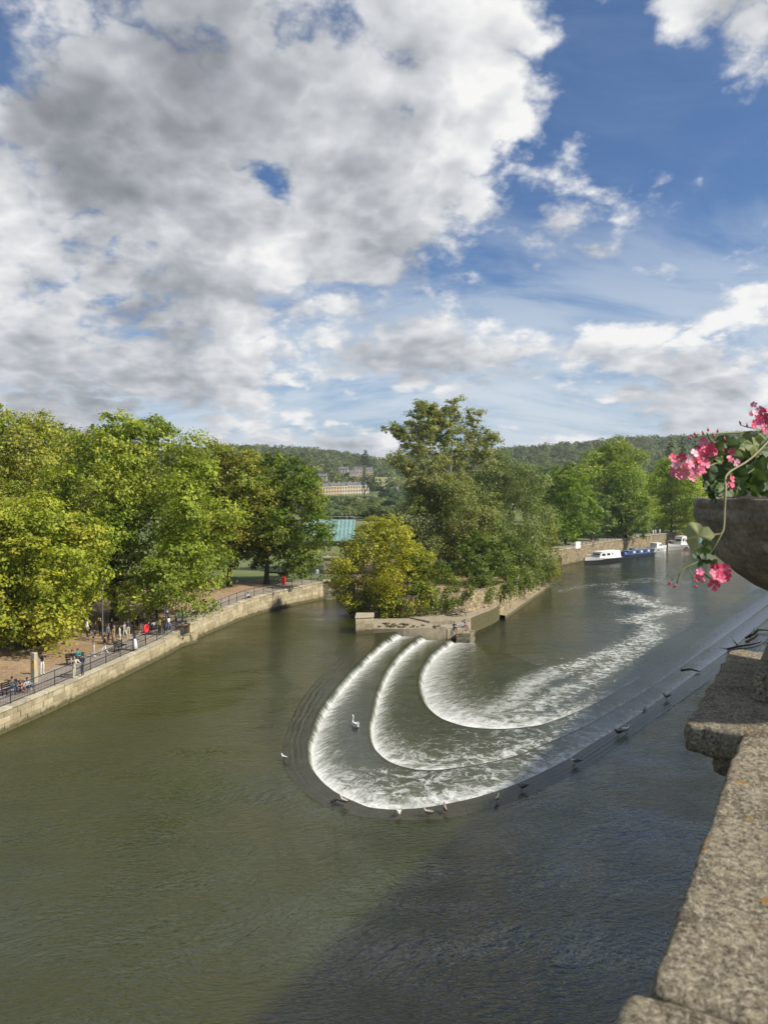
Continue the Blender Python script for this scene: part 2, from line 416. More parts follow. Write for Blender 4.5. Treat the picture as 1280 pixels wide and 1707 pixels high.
def hz(x, y):                      # height of the land
    z = np.interp(y, [-100, 40, 72, 86, 112, 180, 260, 450], [1.5, 1.55, 1.65, 2.05, 2.6, 2.05, 2.05, 3.0])
    ax = x / max(y, 50.0)
    ys = np.interp(640 + 1281 * ax, [-600, 265, 400, 520, 640, 830, 1050, 1280, 2200], [735, 753, 744, 750, 766, 750, 731, 722, 735])
    top = 16 + (815 - ys) * 1250 / 1281 - 13
    t = min(max((y - 430) / 820, 0), 1.35)
    return float(z + (top - 2) * (t ** 1.8 if t < 1 else 1 + (t - 1) * .25))

left_px = [(0, 1225), (80, 1189), (160, 1151), (213, 1125), (265, 1099), (300, 1080)]
far_px = [(316, 1070), (353, 1054), (406, 1032), (449, 1019), (486, 1010), (538, 999)]
LW = [(-36, -40), (-31.5, 12), (-28, 34)] + plan(left_px, 0)
LW2 = plan(far_px, 0)
bank_far = plan([(945, 942), (1000, 929), (1050, 919), (1100, 911), (1160, 903)], -1.8)
isl = [(-4.2, 111.2), (-3.6, 97), (3, 94.6), (11, 98), (15.8, 104.6), (29.8, 140.2), (31, 150)]
bank = [tuple(q) for q in catmull(LW, 6)] + [tuple(q) for q in catmull(LW2, 6)] + isl + [(36, 170)] + bank_far + [(139, 292), (300, 420), (700, 650), (2600, 1300)]
outline = bank + [(2600, 2600), (-2600, 2600), (-2600, -200), (-36, -200)]

def inside(poly, X, Y):
    p = np.array(poly); r = np.zeros(X.shape, dtype=bool); j = len(p) - 1
    for i in range(len(p)):
        xi, yi = p[i]; xj, yj = p[j]
        cnd = ((yi > Y) != (yj > Y)); r ^= cnd & (X < (xj - xi) * (Y - yi) / (yj - yi + 1e-12) + xi); j = i
    return r
gx, gy = [a.ravel() for a in np.meshgrid(np.arange(-150, 160, 9.), np.arange(-60, 330, 9.))]
fx, fy = [a.ravel() for a in np.meshgrid(np.arange(-2500, 2501, 70.), np.arange(-190, 2560, 55.))]
far = ~((fx > -155) & (fx < 160) & (fy > -65) & (fy < 335))
px_ = np.concatenate([gx, fx[far]]) + rng.uniform(-2, 2, len(gx) + far.sum()); py_ = np.concatenate([gy, fy[far]]) + rng.uniform(-2, 2, len(gx) + far.sum())
ok = inside(outline, px_, py_)
bp = resample(np.array(bank), 900)
for i in range(0, len(bp)): ok &= ((px_ - bp[i, 0]) ** 2 + (py_ - bp[i, 1]) ** 2) > 6
vin = [Vector(q) for q in outline] + [Vector(q) for q in zip(px_[ok], py_[ok])]
res = geometry.delaunay_2d_cdt(vin, [], [list(range(len(outline)))], 1, 1e-4)
gv = [(v.x, v.y, hz(v.x, v.y)) for v in res[0]]
me = bpy.data.meshes.new('ground'); me.from_pydata(gv, [], res[2])
me.materials.append(M['land']); me.materials.append(M['earth'])
mi = []
for f in res[2]:
    cx = sum(gv[i][0] for i in f) / 3; cy = sum(gv[i][1] for i in f) / 3
    mi.append(1 if (-70 < cx < -6 and 10 < cy < 113) or (-5 < cx < 35 and 90 < cy < 150) else 0)
me.polygons.foreach_set('material_index', mi)
me.polygons.foreach_set('use_smooth', [True] * len(me.polygons)); me.update()
bm = bmesh.new(); bm.from_mesh(me)
bmesh.ops.recalc_face_normals(bm, faces=bm.faces)
if sum(f.normal.z for f in bm.faces) < 0: bmesh.ops.reverse_faces(bm, faces=bm.faces)
bm.to_mesh(me); bm.free()
tag(link('ground', me), kind='structure')

def ribbon(a, b, za, zb):
    V = [(p[0], p[1], za(p)) for p in a] + [(p[0], p[1], zb(p)) for p in b]; n = len(a)
    return V, [(i, i + 1, n + i + 1, n + i) for i in range(n - 1)]
def offset(c, dist):
    c = np.array(c); t = np.gradient(c, axis=0); t /= np.linalg.norm(t, axis=1)[:, None] + 1e-9
    return c + np.stack([-t[:, 1], t[:, 0]], 1) * dist

lw = resample(catmull(LW, 10), 140); lw2 = resample(catmull(LW2, 10), 90)
# promenade along the wall
zp = lambda p: hz(p[0], p[1]) + .05
cc = np.concatenate([lw, lw2]); mb = MB()
V, F = ribbon(offset(cc, .5), offset(cc, 3.6), zp, zp); mb.add(V, F)
tag(mb.build('path', M['path']), kind='structure')
mb = MB(); fb = resample(np.array(bank_far + [(139, 292)]), 40)
V, F = ribbon(offset(fb, .5), offset(fb, 4.5), zp, zp); mb.add(V, F)
tag(mb.build('path', M['path']), kind='structure')

# ------------------------------------------------------------------ river
A_px = [(596, 1058), (575, 1086), (535, 1127), (503, 1165), (483, 1205), (471, 1245), (472, 1272), (484, 1298), (508, 1322), (545, 1344), (600, 1361), (656, 1367), (710, 1367), (770, 1360), (850, 1338), (920, 1308), (987, 1273), (1062, 1219), (1137, 1166), (1205, 1117), (1272, 1070)]
C1_px = [(659, 1053), (640, 1065), (615, 1086), (590, 1111), (565, 1139), (543, 1167), (527, 1192), (517, 1220), (512, 1245), (514, 1270), (524, 1289), (543, 1309), (568, 1326), (590, 1336), (612, 1345), (634, 1348.5), (659, 1350), (677, 1349), (706, 1346.5), (734, 1342), (771, 1335), (809, 1325), (850, 1311), (900, 1289), (950, 1263), (987, 1239), (1040, 1207), (1111, 1158), (1175, 1112), (1224, 1078), (1269, 1044)]
C2_px = [(701, 1059), (684, 1070), (665, 1087), (649, 1107), (637, 1129), (627, 1154), (620, 1182), (614.5, 1211), (617, 1232), (624, 1248), (640, 1264), (659, 1274), (684, 1281), (706, 1284), (731, 1283.5), (759, 1280), (800, 1274), (840, 1265), (875, 1254), (950, 1222), (987, 1204), (1062, 1160), (1111, 1128)]
C3_px = [(748, 1065), (734, 1075), (715, 1092), (703, 1111), (697, 1129), (698, 1148), (703, 1164), (712, 1179), (731, 1195), (752, 1204), (777, 1211), (809, 1214.5), (840, 1215), (875, 1212), (912, 1205), (980, 1178), (1040, 1145), (1080, 1121)]
Z1, Z2, Z3, ZL = -.01, -.61, -1.2, -1.8
END = np.array([78., 136.])
def bend(px, z, nb, shift, nA=240, nB=330):
    p = plan(px, z); k = nb
    e0 = np.array(p[-1]); e1 = END + np.array(shift)
    p = p + [tuple(e0 + (e1 - e0) * .5), tuple(e1)]
    c = catmull(p, 10); i = k * 10
    return np.concatenate([resample(c[:i + 1], nA)[:-1], resample(c[i:], nB)])
SH = np.array([-.80, .60])
cA = bend(A_px, 0, 11, -SH * 1.8); c1 = bend(C1_px, Z1, 16, (0, 0)); c2 = bend(C2_px, Z2, 13, SH * 3.2); c3 = bend(C3_px, Z3, 11, SH * 6.4)
NU = len(c1); uu = np.linspace(0, 1, NU)
arc = np.concatenate([[0], np.cumsum(np.linalg.norm(np.diff(c1, axis=0), axis=1))])
wfall = np.interp(uu, [0, .12, .42, .6, .75, 1], [.75, .75, .55, .8, 1.5, 1.8])
def foot(c, nxt, w):
    dv = nxt - c; L = np.linalg.norm(dv, axis=1)
    return c + dv / (L[:, None] + 1e-9) * np.minimum(w, .45 * L)[:, None]
f1 = foot(c1, c2, wfall); f2 = foot(c2, c3, wfall * .85)
med = np.stack([np.interp(uu, [0, .42, 1], [12, 22, 75]), np.interp(uu, [0, .42, 1], [90, 76, 150])], 1)
c4 = c3 + (med - c3) * .8
f3 = foot(c3, c4, wfall)
def smooth_noise(step, sd):
    rr = np.random.default_rng(sd); n = int(arc[-1] / step) + 3
    return np.interp(arc, np.arange(n) * step, rr.uniform(-1, 1, n))
wn1, wn2, wn3 = smooth_noise(1.9, 1), smooth_noise(.55, 2), smooth_noise(.23, 3)

def strip(a, b, za, zb, rows, foam, streak, zf=None, v0=0.0, va=None):
    """surface between two curves; foam and streak are functions of (u, t)"""
    T = np.linspace(0, 1, rows); V = []; UV = []; FO = []; ST = []
    L = np.linalg.norm(b - a, axis=1)
    for t in T:
        p = a + (b - a) * t
        z = za + (zb - za) * np.full(NU, t) if zf is None else zf(uu, t, L)
        V.append(np.column_stack([p, z])); UV.append(np.column_stack([arc, v0 + L * t]))
        FO.append(foam(uu, t, L)); ST.append(streak(uu, t, L) * np.ones(NU))
    V = np.concatenate(V); UV = np.concatenate(UV); FO = np.concatenate(FO); ST = np.concatenate(ST)
    i = np.arange(NU - 1)[None, :] + (np.arange(rows - 1) * NU)[:, None]; i = i.ravel()
    F = np.stack([i, i + 1, i + NU + 1, i + NU], 1)
    return V, F, UV, {'foam': FO, 'streak': ST}
weir = empty('weir', (tuple(c1[238]) + (-1.8,)))
tag(weir, 'curved three-step horseshoe weir with white water spilling over its stone crests', 'weir')
wloc = np.array(weir.location)
def wpart(name, data, mt):
    V, F, UV, at = data
    o = link(name, fast_mesh(name, V - wloc, F[:, ::-1] if False else F, mt, True, None, UV, at), weir)
    return o
apex = lambda u: np.exp(-((u - .45) / .09) ** 2)           # the bottom of the horseshoe, where the water boils
left = lambda u: np.interp(u, [0, .1, .38, .46, 1], [1, 1, 1, .4, .0])
right = lambda u: np.interp(u, [0, .5, .7, 1], [0, 0, .8, 1.])
# wet stone apron: shallow ridges under thin water
def zapron(u, t, L):
    amp = .032 * np.interp(u, [0, .08, .18, .33, .40, .455, .50, 1], [.2, 1, 1, .5, .1, .05, .8, 1]) * np.interp(t, [0, .05, .5, .75, 1], [.4, 1, .8, .25, .1])
    s = t * 4.2 + .25 * np.sin(u * 70) * t + .1 * np.sin(u * 190)
    return .004 + amp * (np.sin(2 * np.pi * s) * .5 + .1) * math.sin(math.pi * min(1, t * 1.02)) ** .6
wpart('apron', strip(cA, c1, 0, 0, 44, lambda u, t, L: 0 * u, lambda u, t, L: 1, zapron), M['apron'])
for (a, b, za, zb, k) in ((c1, f1, Z1, Z2, 0), (c2, f2, Z2, Z3, 1), (c3, f3, Z3, ZL, 2)):
    dz = zb - za
    zf = lambda u, t, L, za=za, dz=dz: za + dz * (t ** 1.55) + .022 * wn3 * math.sin(math.pi * t)
    fo = lambda u, t, L, k=k: (.28 + .33 * t) + .08 * apex(u) * t + .05 + .06 * wn1 + .05 * wn2 - .03 * right(u) - .08 * np.interp(u, [0, .2, .35], [1, .5, 0]) * (1 - t)
    wpart('cascade', strip(a, b, za, zb, 12, fo, lambda u, t, L: 1, zf), M['fall'])
    # the dressed stone lip of the step
    off = strip(a - (b - a) * (.22 / np.maximum(np.linalg.norm(b - a, axis=1), .1))[:, None], a, za, za, 3, lambda u, t, L: 0 * u, lambda u, t, L: 1, lambda u, t, L, za=za: za + .006 + 0 * u + .004 * t)
    wpart('crest', off, M['apron'])
def poolfoam(k):
    def fo(u, t, L):
        dst = t * L
        near = np.exp(-dst / (.9 + 1.5 * left(u))) * .30
        boil = apex(u - .015 * k) * (.23 - .05 * t)
        r = right(u) * (.36 * np.exp(-dst / 1.6) + .29)
        return np.minimum(near * (1 - .35 * right(u)) + boil + r + .24 + .10 * left(u) * np.exp(-dst / 4.0), 1.0)
    return fo
def poolstreak(u, t, L): return np.clip(1.05 - .9 * apex(u) * np.minimum(1, t * L / 1.0) - .25 * t, .05, 1)
for (a, b, z, k) in ((f1, c2, Z2, 0), (f2, c3, Z3, 1)):
    wpart('step_pool', strip(a, b, z, z, 40, poolfoam(k), poolstreak, lambda u, t, L, z=z: z + .03 * np.sin(arc * 2.1 + 3 * t) * math.exp(-6 * t) + 0 * u), M['fall'])
trails = [([(790, 1196), (856, 1168), (885, 1140), (924, 1121), (987, 1101), (1044, 1080), (1077, 1058), (1085, 1042), (1060, 1034)], 2.6, .38),
          ([(845, 1202), (905, 1172), (950, 1148), (985, 1132), (1020, 1108), (1068, 1078), (1100, 1060)], 2.4, .36),
          ([(1060, 1036), (1085, 1024), (1122, 1015), (1085, 1009), (1062, 996), (1036, 987)], 3.4, .39),
          ([(1034, 990), (1085, 1000), (1050, 1004)], 4.5, .34),
          ([(930, 986), (975, 977), (1040, 972), (1120, 966)], 2.6, .24),
          ([(1036, 987), (1030, 976), (1080, 965), (1150, 972)], 3.2, .24),
          ([(930, 1190), (1000, 1150), (1080, 1100), (1150, 1050), (1210, 1010)], 3.6, .24),
          ([(800, 1160), (860, 1120), (940, 1090)], 4.0, .16)]
def trail_foam(X, Y):
    FO = np.full(X.shape, .18)
    for px, wd, st in trails:
        c = resample(catmull(plan(px, ZL), 8), 70); best = np.full(X.shape, 1e9)
        for q in c: best = np.minimum(best, (X - q[0]) ** 2 + (Y - q[1]) ** 2)
        FO = np.maximum(FO, st * np.exp(-best / (wd * wd)) + .18)
    return FO
of_ = strip(f3, c4, ZL, ZL, 60, lambda u, t, L: np.minimum(np.exp(-t * L / (1.8 + 3.6 * left(u))) * .34 * (1 - .2 * right(u)) + .22 * apex(u) * np.exp(-t * 2.2) + .30, 1) * min(1, (1 - t) * 4),
      lambda u, t, L: np.clip(1.0 - .6 * apex(u) - .3 * t, .1, 1), lambda u, t, L: ZL + .045 * min(1, (1 - t) * 3) + .004 + .03 * np.sin(arc * 1.9 + 4 * t) * math.exp(-5 * t) + 0 * u - .02 * (t > .99))
of_[3]['foam'] = np.maximum(of_[3]['foam'], trail_foam(of_[0][:, 0], of_[0][:, 1]))
wpart('outflow', of_, M['fall'])

# lower river with its drifting foam
fxs = np.concatenate([np.arange(-30, 2, 8.), np.arange(2, 100, .45), np.arange(100, 420, 16.)])
fys = np.concatenate([np.arange(30, 56, 8.), np.arange(56, 215, .6), np.arange(215, 640, 16.)])
GX, GY = np.meshgrid(fxs, fys); X = GX.ravel(); Y = GY.ravel()
FO = trail_foam(X, Y)
nx, ny = len(fxs), len(fys); i = (np.arange(nx - 1)[None, :] + (np.arange(ny - 1) * nx)[:, None]).ravel()
F = np.stack([i, i + 1, i + nx + 1, i + nx], 1)
o = link('lower_river', fast_mesh('lower_river', np.column_stack([X, Y, np.full(X.shape, ZL)]), F, M['low'], True, None, None, {'foam': FO}))
tag(o, kind='structure')

# upper pool: everything upstream of the apron
BD = Vector((.502, .865)); BN = Vector((.865, -.502))       # along and away from the terrace on the right
def TB(t, p, z): q = BD * t + BN * p; return Vector((q.x, q.y, z))
ol = [tuple(q) for q in cA[::4]] + [tuple(TB(190, .6, 0)[:2]), tuple(TB(-70, .6, 0)[:2]), (-37, -60)] + [tuple(q) for q in lw[::2]] + [tuple(q) for q in lw2[::2]] + [(-4.2, 111.4), (-3.4, 97), (-2.9, 86.5)]
o3 = [Vector((x, y, 0)) for x, y in ol]
tri = geometry.tessellate_polygon([o3])
me = bpy.data.meshes.new('river'); me.from_pydata([tuple(v) for v in o3], [], [tuple(t) for t in tri]); me.materials.append(M['river'])
bm = bmesh.new(); bm.from_mesh(me); bmesh.ops.recalc_face_normals(bm, faces=bm.faces)
if sum(f.normal.z for f in bm.faces) < 0: bmesh.ops.reverse_faces(bm, faces=bm.faces)
bm.to_mesh(me); bm.free()
tag(link('river', me), kind='structure')
bedb = MB(); bedb.box((60, 250, -4.2), (700, 900, .4)); tag(bedb.build('river_bed', M['dirt_dark']), kind='structure')

# ------------------------------------------------------------------ walls
STONES = []
for k in range(6):
    mb = MB(); mb.box((0, 0, 0), (1, 1, 1)); me = mb.mesh('stone', M['wall'], False, .045)
    for v in me.vertices: v.co += Vector((random.uniform(-.02, .02), random.uniform(-.04, .04), random.uniform(-.03, .03)))
    STONES.append(me)
def wall(name, label, pts, z0, ztop, thick, mt, coping=None, courses=0, slen=1.15, side=-1):
    """retaining wall along a polyline; its river face lies on the line, its body behind it"""
    pts = np.array(pts); n = len(pts)
    top = [ztop(p) for p in pts]
    w = empty(name, (pts[0][0], pts[0][1], z0)); tag(w, label, 'wall'); L0 = np.array([pts[0][0], pts[0][1], z0])
    back = offset(pts, thick * -side)
    def slab(a, b, za, zb, nm, mt_):
        m_ = MB(); V = []
        for i in range(n): V += [(*a[i], za[i]), (*b[i], za[i]), (*b[i], zb[i]), (*a[i], zb[i])]
        V = [tuple(np.array(v) - L0) for v in V]; Fc = []
        for i in range(n - 1):
            for k in range(4): Fc.append((i * 4 + k, i * 4 + (k + 1) % 4, (i + 1) * 4 + (k + 1) % 4, (i + 1) * 4 + k))
        Fc += [(3, 2, 1, 0), ((n - 1) * 4, (n - 1) * 4 + 1, (n - 1) * 4 + 2, (n - 1) * 4 + 3)]
        m_.add(V, Fc); return m_.build(nm, mt_, w)
    slab(pts, back, [z0] * n, [t - .16 if coping else t for t in top], 'wall_body', mt)
    s = np.concatenate([[0], np.cumsum(np.linalg.norm(np.diff(pts, axis=0), axis=1))])
    def at(d): return np.array([np.interp(d, s, pts[:, 0]), np.interp(d, s, pts[:, 1])])
    if coping:
        d = 0
        while d < s[-1] - .3:
            L = min(random.uniform(1.5, 2.1), s[-1] - d); a, b = at(d), at(d + L); t = (b - a) / np.linalg.norm(b - a); nv = np.array([-t[1], t[0]]) * -side
            c = (a + b) / 2 + nv * (thick * .5 - .07); zt = ztop(c)
            o = link('coping_stone', COPING, w); o.location = (c[0] - L0[0], c[1] - L0[1], zt - .08 - z0 + random.uniform(-.008, .008)); o.rotation_euler = (0, 0, math.atan2(t[1], t[0]) + random.uniform(-.004, .004)); o.scale = (L - .02, thick + .14, .16)
            d += L
    for r in range(courses):
        d = random.uniform(-slen, 0)
        while d < s[-1]:
            L = slen * random.uniform(.75, 1.3); a, b = at(max(d, 0)), at(min(d + L, s[-1])); Lr = np.linalg.norm(b - a); d += L
            if Lr < .25: continue
            t = (b - a) / Lr; c = (a + b) / 2; zt = ztop(c) - .16; z0w = -.25; hgt = (zt - z0w) / courses
            o = link('stone', random.choice(STONES), w); nv = np.array([t[1], -t[0]]) * -side
            c = c + nv * random.uniform(-.005, .02)
            o.location = (c[0] - L0[0], c[1] - L0[1], z0w + hgt * (r + .5) - z0); o.rotation_euler = (0, 0, math.atan2(t[1], t[0])); o.scale = (Lr - .025, .12, hgt - .022)
    return w
mb = MB(); mb.box((0, 0, 0), (1, 1, 1)); COPING = mb.mesh('coping_stone', M['coping'], False, .04)
zl = lambda p: hz(p[0], p[1]) + .03
# keep only what the lens can see of the long wall, plus a margin
i0 = next(i for i in range(len(lw)) if lw[i][1] > 30)
wall('embankment_wall', 'long pale limestone river wall below the railing on the left bank', lw[i0:], -2.5, zl, .55, M['wall'], True, 4, 1.25)
wall('embankment_wall', 'stained stone river wall curving to the sluice under the dark green tree', lw2, -2.5, zl, .55, M['wall'], True, 5, 1.15)
wall('embankment_wall', 'overgrown buttress step where the left river wall changes line', resample(np.array([lw[-1] + (-.1, .0), lw2[0] + (.9, -.2), lw2[2] + (.55, 0)]), 8), -2.5, lambda p: .95, .9, M['wall'])
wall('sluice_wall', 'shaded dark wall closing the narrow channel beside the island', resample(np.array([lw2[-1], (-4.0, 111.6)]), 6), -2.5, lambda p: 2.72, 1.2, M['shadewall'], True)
wall('island_wall', 'ochre rubble retaining wall of the tree-covered island', resample(np.array(isl), 60), -2.5, lambda p: 2.75 if p[0] > 2 else 1.6, .6, M['rubble'])
fbw = resample(np.array([(36, 170)] + bank_far + [(139, 292)]), 60)
wall('far_bank_wall', 'rough golden stone river wall behind the moored boats', fbw, -2.8, lambda p: hz(p[0], p[1]) + .05, .7, M['rubble'], True)
# footing ledge along the island and the far bank
mb = MB(); a = resample(np.array(isl[4:6]), 12); V, F = ribbon(offset(a, -.75), offset(a, .05), lambda p: -1.25, lambda p: -1.2); mb.add(V, F)
V, F = ribbon(offset(a, -.8), offset(a, -.75), lambda p: -2.4, lambda p: -1.25); mb.add(V, F)
tag(mb.build('footing_ledge', M['quay']), 'pale stone ledge at the waterline along the island wall', 'ledge')

# island quay
q = empty('island_quay', (9, 94, -2)); tag(q, 'low paved quay at the tip of the island with a pale stone face', 'quay')
def qprism(nm, poly, z0, z1, mt, bev=.03):
    m_ = MB(); m_.prism([(x - 9, y - 94) for x, y in poly], z0 + 2, z1 + 2); return m_.build(nm, mt, q, False, bev)
qc = P(824, 1039, -1.8); qa = P(785, 1057, -1.8)
front = [(5.4, 91.2), (8.2, 92.0), (qa.x, qa.y), (qc.x, qc.y)]
qprism('platform', front + [(15.7, 104.4), (11, 97.8), (3, 94.4)], -2.4, .22, M['quay'])
qprism('lower_ledge', [(7.3, 88.5), (9.2, 89.4), (10.6, 93.6), (8.1, 91.9), (5.2, 91.1)], -2.4, -.25, M['quay'])
qprism('ramp', [(-1.2, 87.3), (.6, 87.15), (2.2, 87.1), (3.8, 87.4), (5.4, 87.8), (7.2, 88.4), (5.1, 91.0), (2.9, 94.3), (-3.2, 93.5)], -2.4, .10, M['quay'])
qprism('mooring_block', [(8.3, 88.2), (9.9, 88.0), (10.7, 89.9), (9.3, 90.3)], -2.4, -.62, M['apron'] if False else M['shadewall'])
# face blocks of the platform
for k, (a, b) in enumerate(((Vector((qa.x, qa.y)), Vector((qc.x, qc.y))), (Vector((qc.x, qc.y)), Vector((15.7, 104.4))))):
    L = (b - a).length; n = max(2, int(L / 1.1)); t = (b - a).normalized()
    for r in range(3):
        for i in range(n):
            c = a + t * (i + .5) * L / n; o = link('stone', random.choice(STONES), q)
            o.location = (c.x - 9, c.y - 94, -1.75 + .66 * (r + .5) + 2 - .02); o.rotation_euler = (0, 0, math.atan2(t.y, t.x)); o.scale = (L / n - .02, .10, .63)
# cut-water block at the left end
blk = empty('cutwater_block', (-2.2, 85.6, -1)); tag(blk, 'square pale stone block standing where the weir apron meets the island', 'stone block')
mb = MB(); mb.prism([(-.95, -1.0), (1.0, -.35), (1.0, 2.4), (-.95, 2.4)], -1, 2.65); mb.build('block_body', M['wall'], blk, False, .03)
for r in range(4):
    for i in range(2):
        o = link('stone', random.choice(STONES), blk); t = Vector((1.95, .65)).normalized()
        c = Vector((-.95, -1.0)) + t * (2.055 * (i + .5) / 2); o.location = (c.x + .012, c.y - .02, .85 + r * .45); o.rotation_euler = (0, 0, math.atan2(t.y, t.x)); o.scale = (1.02, .1, .44)
mb = MB(); mb.prism([(-1.02, -1.08), (1.07, -.4), (1.07, 2.45), (-1.02, 2.45)], 2.652, 2.78); mb.build('cap_stone', M['coping'], blk, False, .03)

# the tall terrace wall this view is taken from; it shades the right side of the river
tw = empty('terrace_wall', TB(2, 1.2, -2)); tw.rotation_euler = (0, 0, math.atan2(BD.y, BD.x)); tag(tw, 'high stone terrace wall dropping to the river at the right', 'wall')
mb = MB(); mb.box((50, -.35, 8.1), (240, .9, 16.2)); mb.build('wall_body', M['rubble'], tw)
mb = MB(); mb.box((50, -.85, 16.5), (240, 4, .2)); tag(mb.build('pavement', M['path']), kind='structure')
bpy.data.objects['pavement'].location = TB(2, 4.2, -2); bpy.data.objects['pavement'].rotation_euler = tw.rotation_euler
# ------------------------------------------------------------------ foliage
DK, SK, TK = 1.9, .62, 1.75
def leaves(pos_, nrm, size, tint, rg, elong=.62):
    n = len(pos_)
    nrm = nrm / (np.linalg.norm(nrm, axis=1)[:, None] + 1e-9)
    t = rg.normal(size=(n, 3)); t -= nrm * (t * nrm).sum(1)[:, None]; t /= np.linalg.norm(t, axis=1)[:, None] + 1e-9
    b = np.cross(nrm, t); s = (size * rg.uniform(.5, 1.55, n))[:, None]
    cup = nrm * s * .18
    V = np.stack([pos_ - t * s, pos_ + b * s * elong - cup, pos_ + t * s, pos_ - b * s * elong - cup], 1).reshape(-1, 3)
    F = np.arange(n * 4).reshape(-1, 4)
    return V, F, np.repeat(tint, 4, axis=0)
def make_crown(lobes_, density, size, pal, rg, twig=.16, fill=.30, hang=0.0, upper=.35, sparse=1.0):
    """leaf clumps on the shells of many lobes; every clump has its own tone"""
    PP, NN, TT = [], [], []; pal = np.array(pal)
    for (cx, cy, cz, rx, ry, rz_) in lobes_:
        area = 4 * math.pi * ((rx * ry + ry * rz_ + rx * rz_) / 3)
        nt = max(2, int(area * density * DK / 26 * sparse)); per = 26
        dv = rg.normal(size=(nt, 3)); dv /= np.linalg.norm(dv, axis=1)[:, None]
        flip = (dv[:, 2] < 0) & (rg.random(nt) < upper); dv[flip, 2] *= -1
        rr = np.where(rg.random(nt) < fill, rg.uniform(.3, .8, nt), rg.uniform(.82, 1.12, nt))
        tc = dv * rr[:, None] * np.array([rx, ry, rz_]) + np.array([cx, cy, cz])
        if hang: tc[:, 2] -= hang * rz_ * rg.random(nt) * (1 - dv[:, 2])
        lt = pal[rg.integers(len(pal))] * rg.uniform(.86, 1.14)
        tw = (lt * .55 + pal[rg.integers(len(pal), size=nt)] * .45) * rg.uniform(.72, 1.28, nt)[:, None]
        sg = twig * (rx + rz_) / 2
        off = rg.normal(size=(nt, per, 3)) * sg * np.array([1, 1, .62 if not hang else 1.5])
        p = tc[:, None, :] + off
        nn = dv[:, None, :] * .75 + np.array([0, 0, .35]) + rg.normal(size=(nt, per, 3)) * .42
        tt = np.repeat(tw[:, None, :], per, 1) * rg.uniform(.75, 1.28, (nt, per, 1))
        yel = rg.random((nt, per, 1)) < .05
        tt = np.where(yel, tt * np.array([1.7, 1.35, .9]), tt)
        PP.append(p.reshape(-1, 3)); NN.append(nn.reshape(-1, 3)); TT.append(tt.reshape(-1, 3))
    PP = np.concatenate(PP); NN = np.concatenate(NN); TT = np.concatenate(TT)
    return leaves(PP, NN, np.full(len(PP), size * SK), np.minimum(TT * TK, .5), rg)
def auto_lobes(rg, n, c, rx, ry, zlo, zhi, lobe=.36, prof=None, squash=.8):
    """lobes over an uneven crown envelope; c is the crown axis (x, y)"""
    prof = prof or [(0, .62), (.18, .95), (.42, 1.0), (.68, .80), (.88, .48), (1, .16)]
    out = []
    for k in range(n):
        h = (k + rg.uniform(.1, .9)) / n; h = h ** .92
        w = np.interp(h, [p[0] for p in prof], [p[1] for p in prof])
        a = k * 2.39996 + rg.uniform(-.5, .5); f = rg.uniform(.58, 1.0) if k % 4 else rg.uniform(.0, .4)
        lr = lobe * (rx + ry) / 2 * rg.uniform(.72, 1.2) * (.55 + .45 * w)
        out.append((c[0] + math.cos(a) * rx * w * f, c[1] + math.sin(a) * ry * w * f, zlo + (zhi - zlo) * h * .93, lr, lr, lr * squash))
    return out
def tree(name, label, base, lobes_, trunk_r, pal, density, size, seed, group=None, trunk_h=None, cat='tree', bark='bark', trunk_pts=None, limbs=14, **kw):
    rg = np.random.default_rng(seed); base = Vector(base)
    root = empty(name, base); tag(root, label, cat, group)
    lb = [(l[0] - base.x, l[1] - base.y, l[2] - base.z, l[3], l[4], l[5]) for l in lobes_]
    zmid = np.mean([l[2] for l in lb]); ztop = max(l[2] for l in lb)
    mb = MB()
    tp = trunk_pts or [(0, 0, -.3), (.1, .05, zmid * .35), (-.1, .1, zmid * .8), (np.mean([l[0] for l in lb]), np.mean([l[1] for l in lb]), ztop * .92)]
    tp = [Vector(p) for p in catmull([tuple(p) for p in tp], 4)]
    mb.tube(tp, [trunk_r * (1.35 if i == 0 else 1) * (1 - .88 * i / (len(tp) - 1)) for i in range(len(tp))], 8)
    tk = mb.build('trunk', M[bark], root, True)
    pick = list(range(len(lb))); rg.shuffle(pick)
    mb = MB()
    for i in pick[:limbs]:
        l = Vector(lb[i][:3]); k = int(np.interp(l.z * .62, [p.z for p in tp], range(len(tp)))); s_ = tp[k]
        midp = s_.lerp(l, .5) + Vector((0, 0, -.06 * (l - s_).length))
        r0 = trunk_r * (.42 - .25 * k / len(tp))
        mb.tube([s_, midp, l], [r0, r0 * .6, r0 * .22], 5, False)
    if limbs: tag(mb.build('limbs', M[bark], tk, True), kind='stuff')
    V, F, T = make_crown(lb, density, size, pal, rg, **kw)
    link('crown', fast_mesh('crown', V, F, M['leaf'], False, T), root)
    return root

GREEN = [(.085, .155, .012), (.115, .19, .014), (.145, .20, .018)]
YGREEN = [(.20, .215, .022), (.17, .195, .022), (.24, .23, .028), (.14, .175, .020)]
OLIVE = [(.115, .135, .020), (.15, .15, .025), (.09, .12, .018), (.17, .15, .03)]
DARK = [(.048, .092, .012), (.065, .115, .014), (.085, .13, .016)]
GREY = [(.12, .148, .055), (.098, .126, .044), (.155, .178, .07)]
YELL = [(.25, .24, .024), (.22, .215, .024), (.28, .25, .026), (.17, .18, .022), (.14, .16, .024)]
POP = [(.15, .17, .06), (.19, .20, .075), (.12, .14, .045), (.22, .21, .085)]
def z0_(x, y): return hz(x, y)
def bt(px, py, Y):                 # tree foot on the land at a sight line and distance
    q = Q(px, py, Y); return (q.x, q.y, z0_(q.x, q.y))

r_ = lambda s: np.random.default_rng(s)
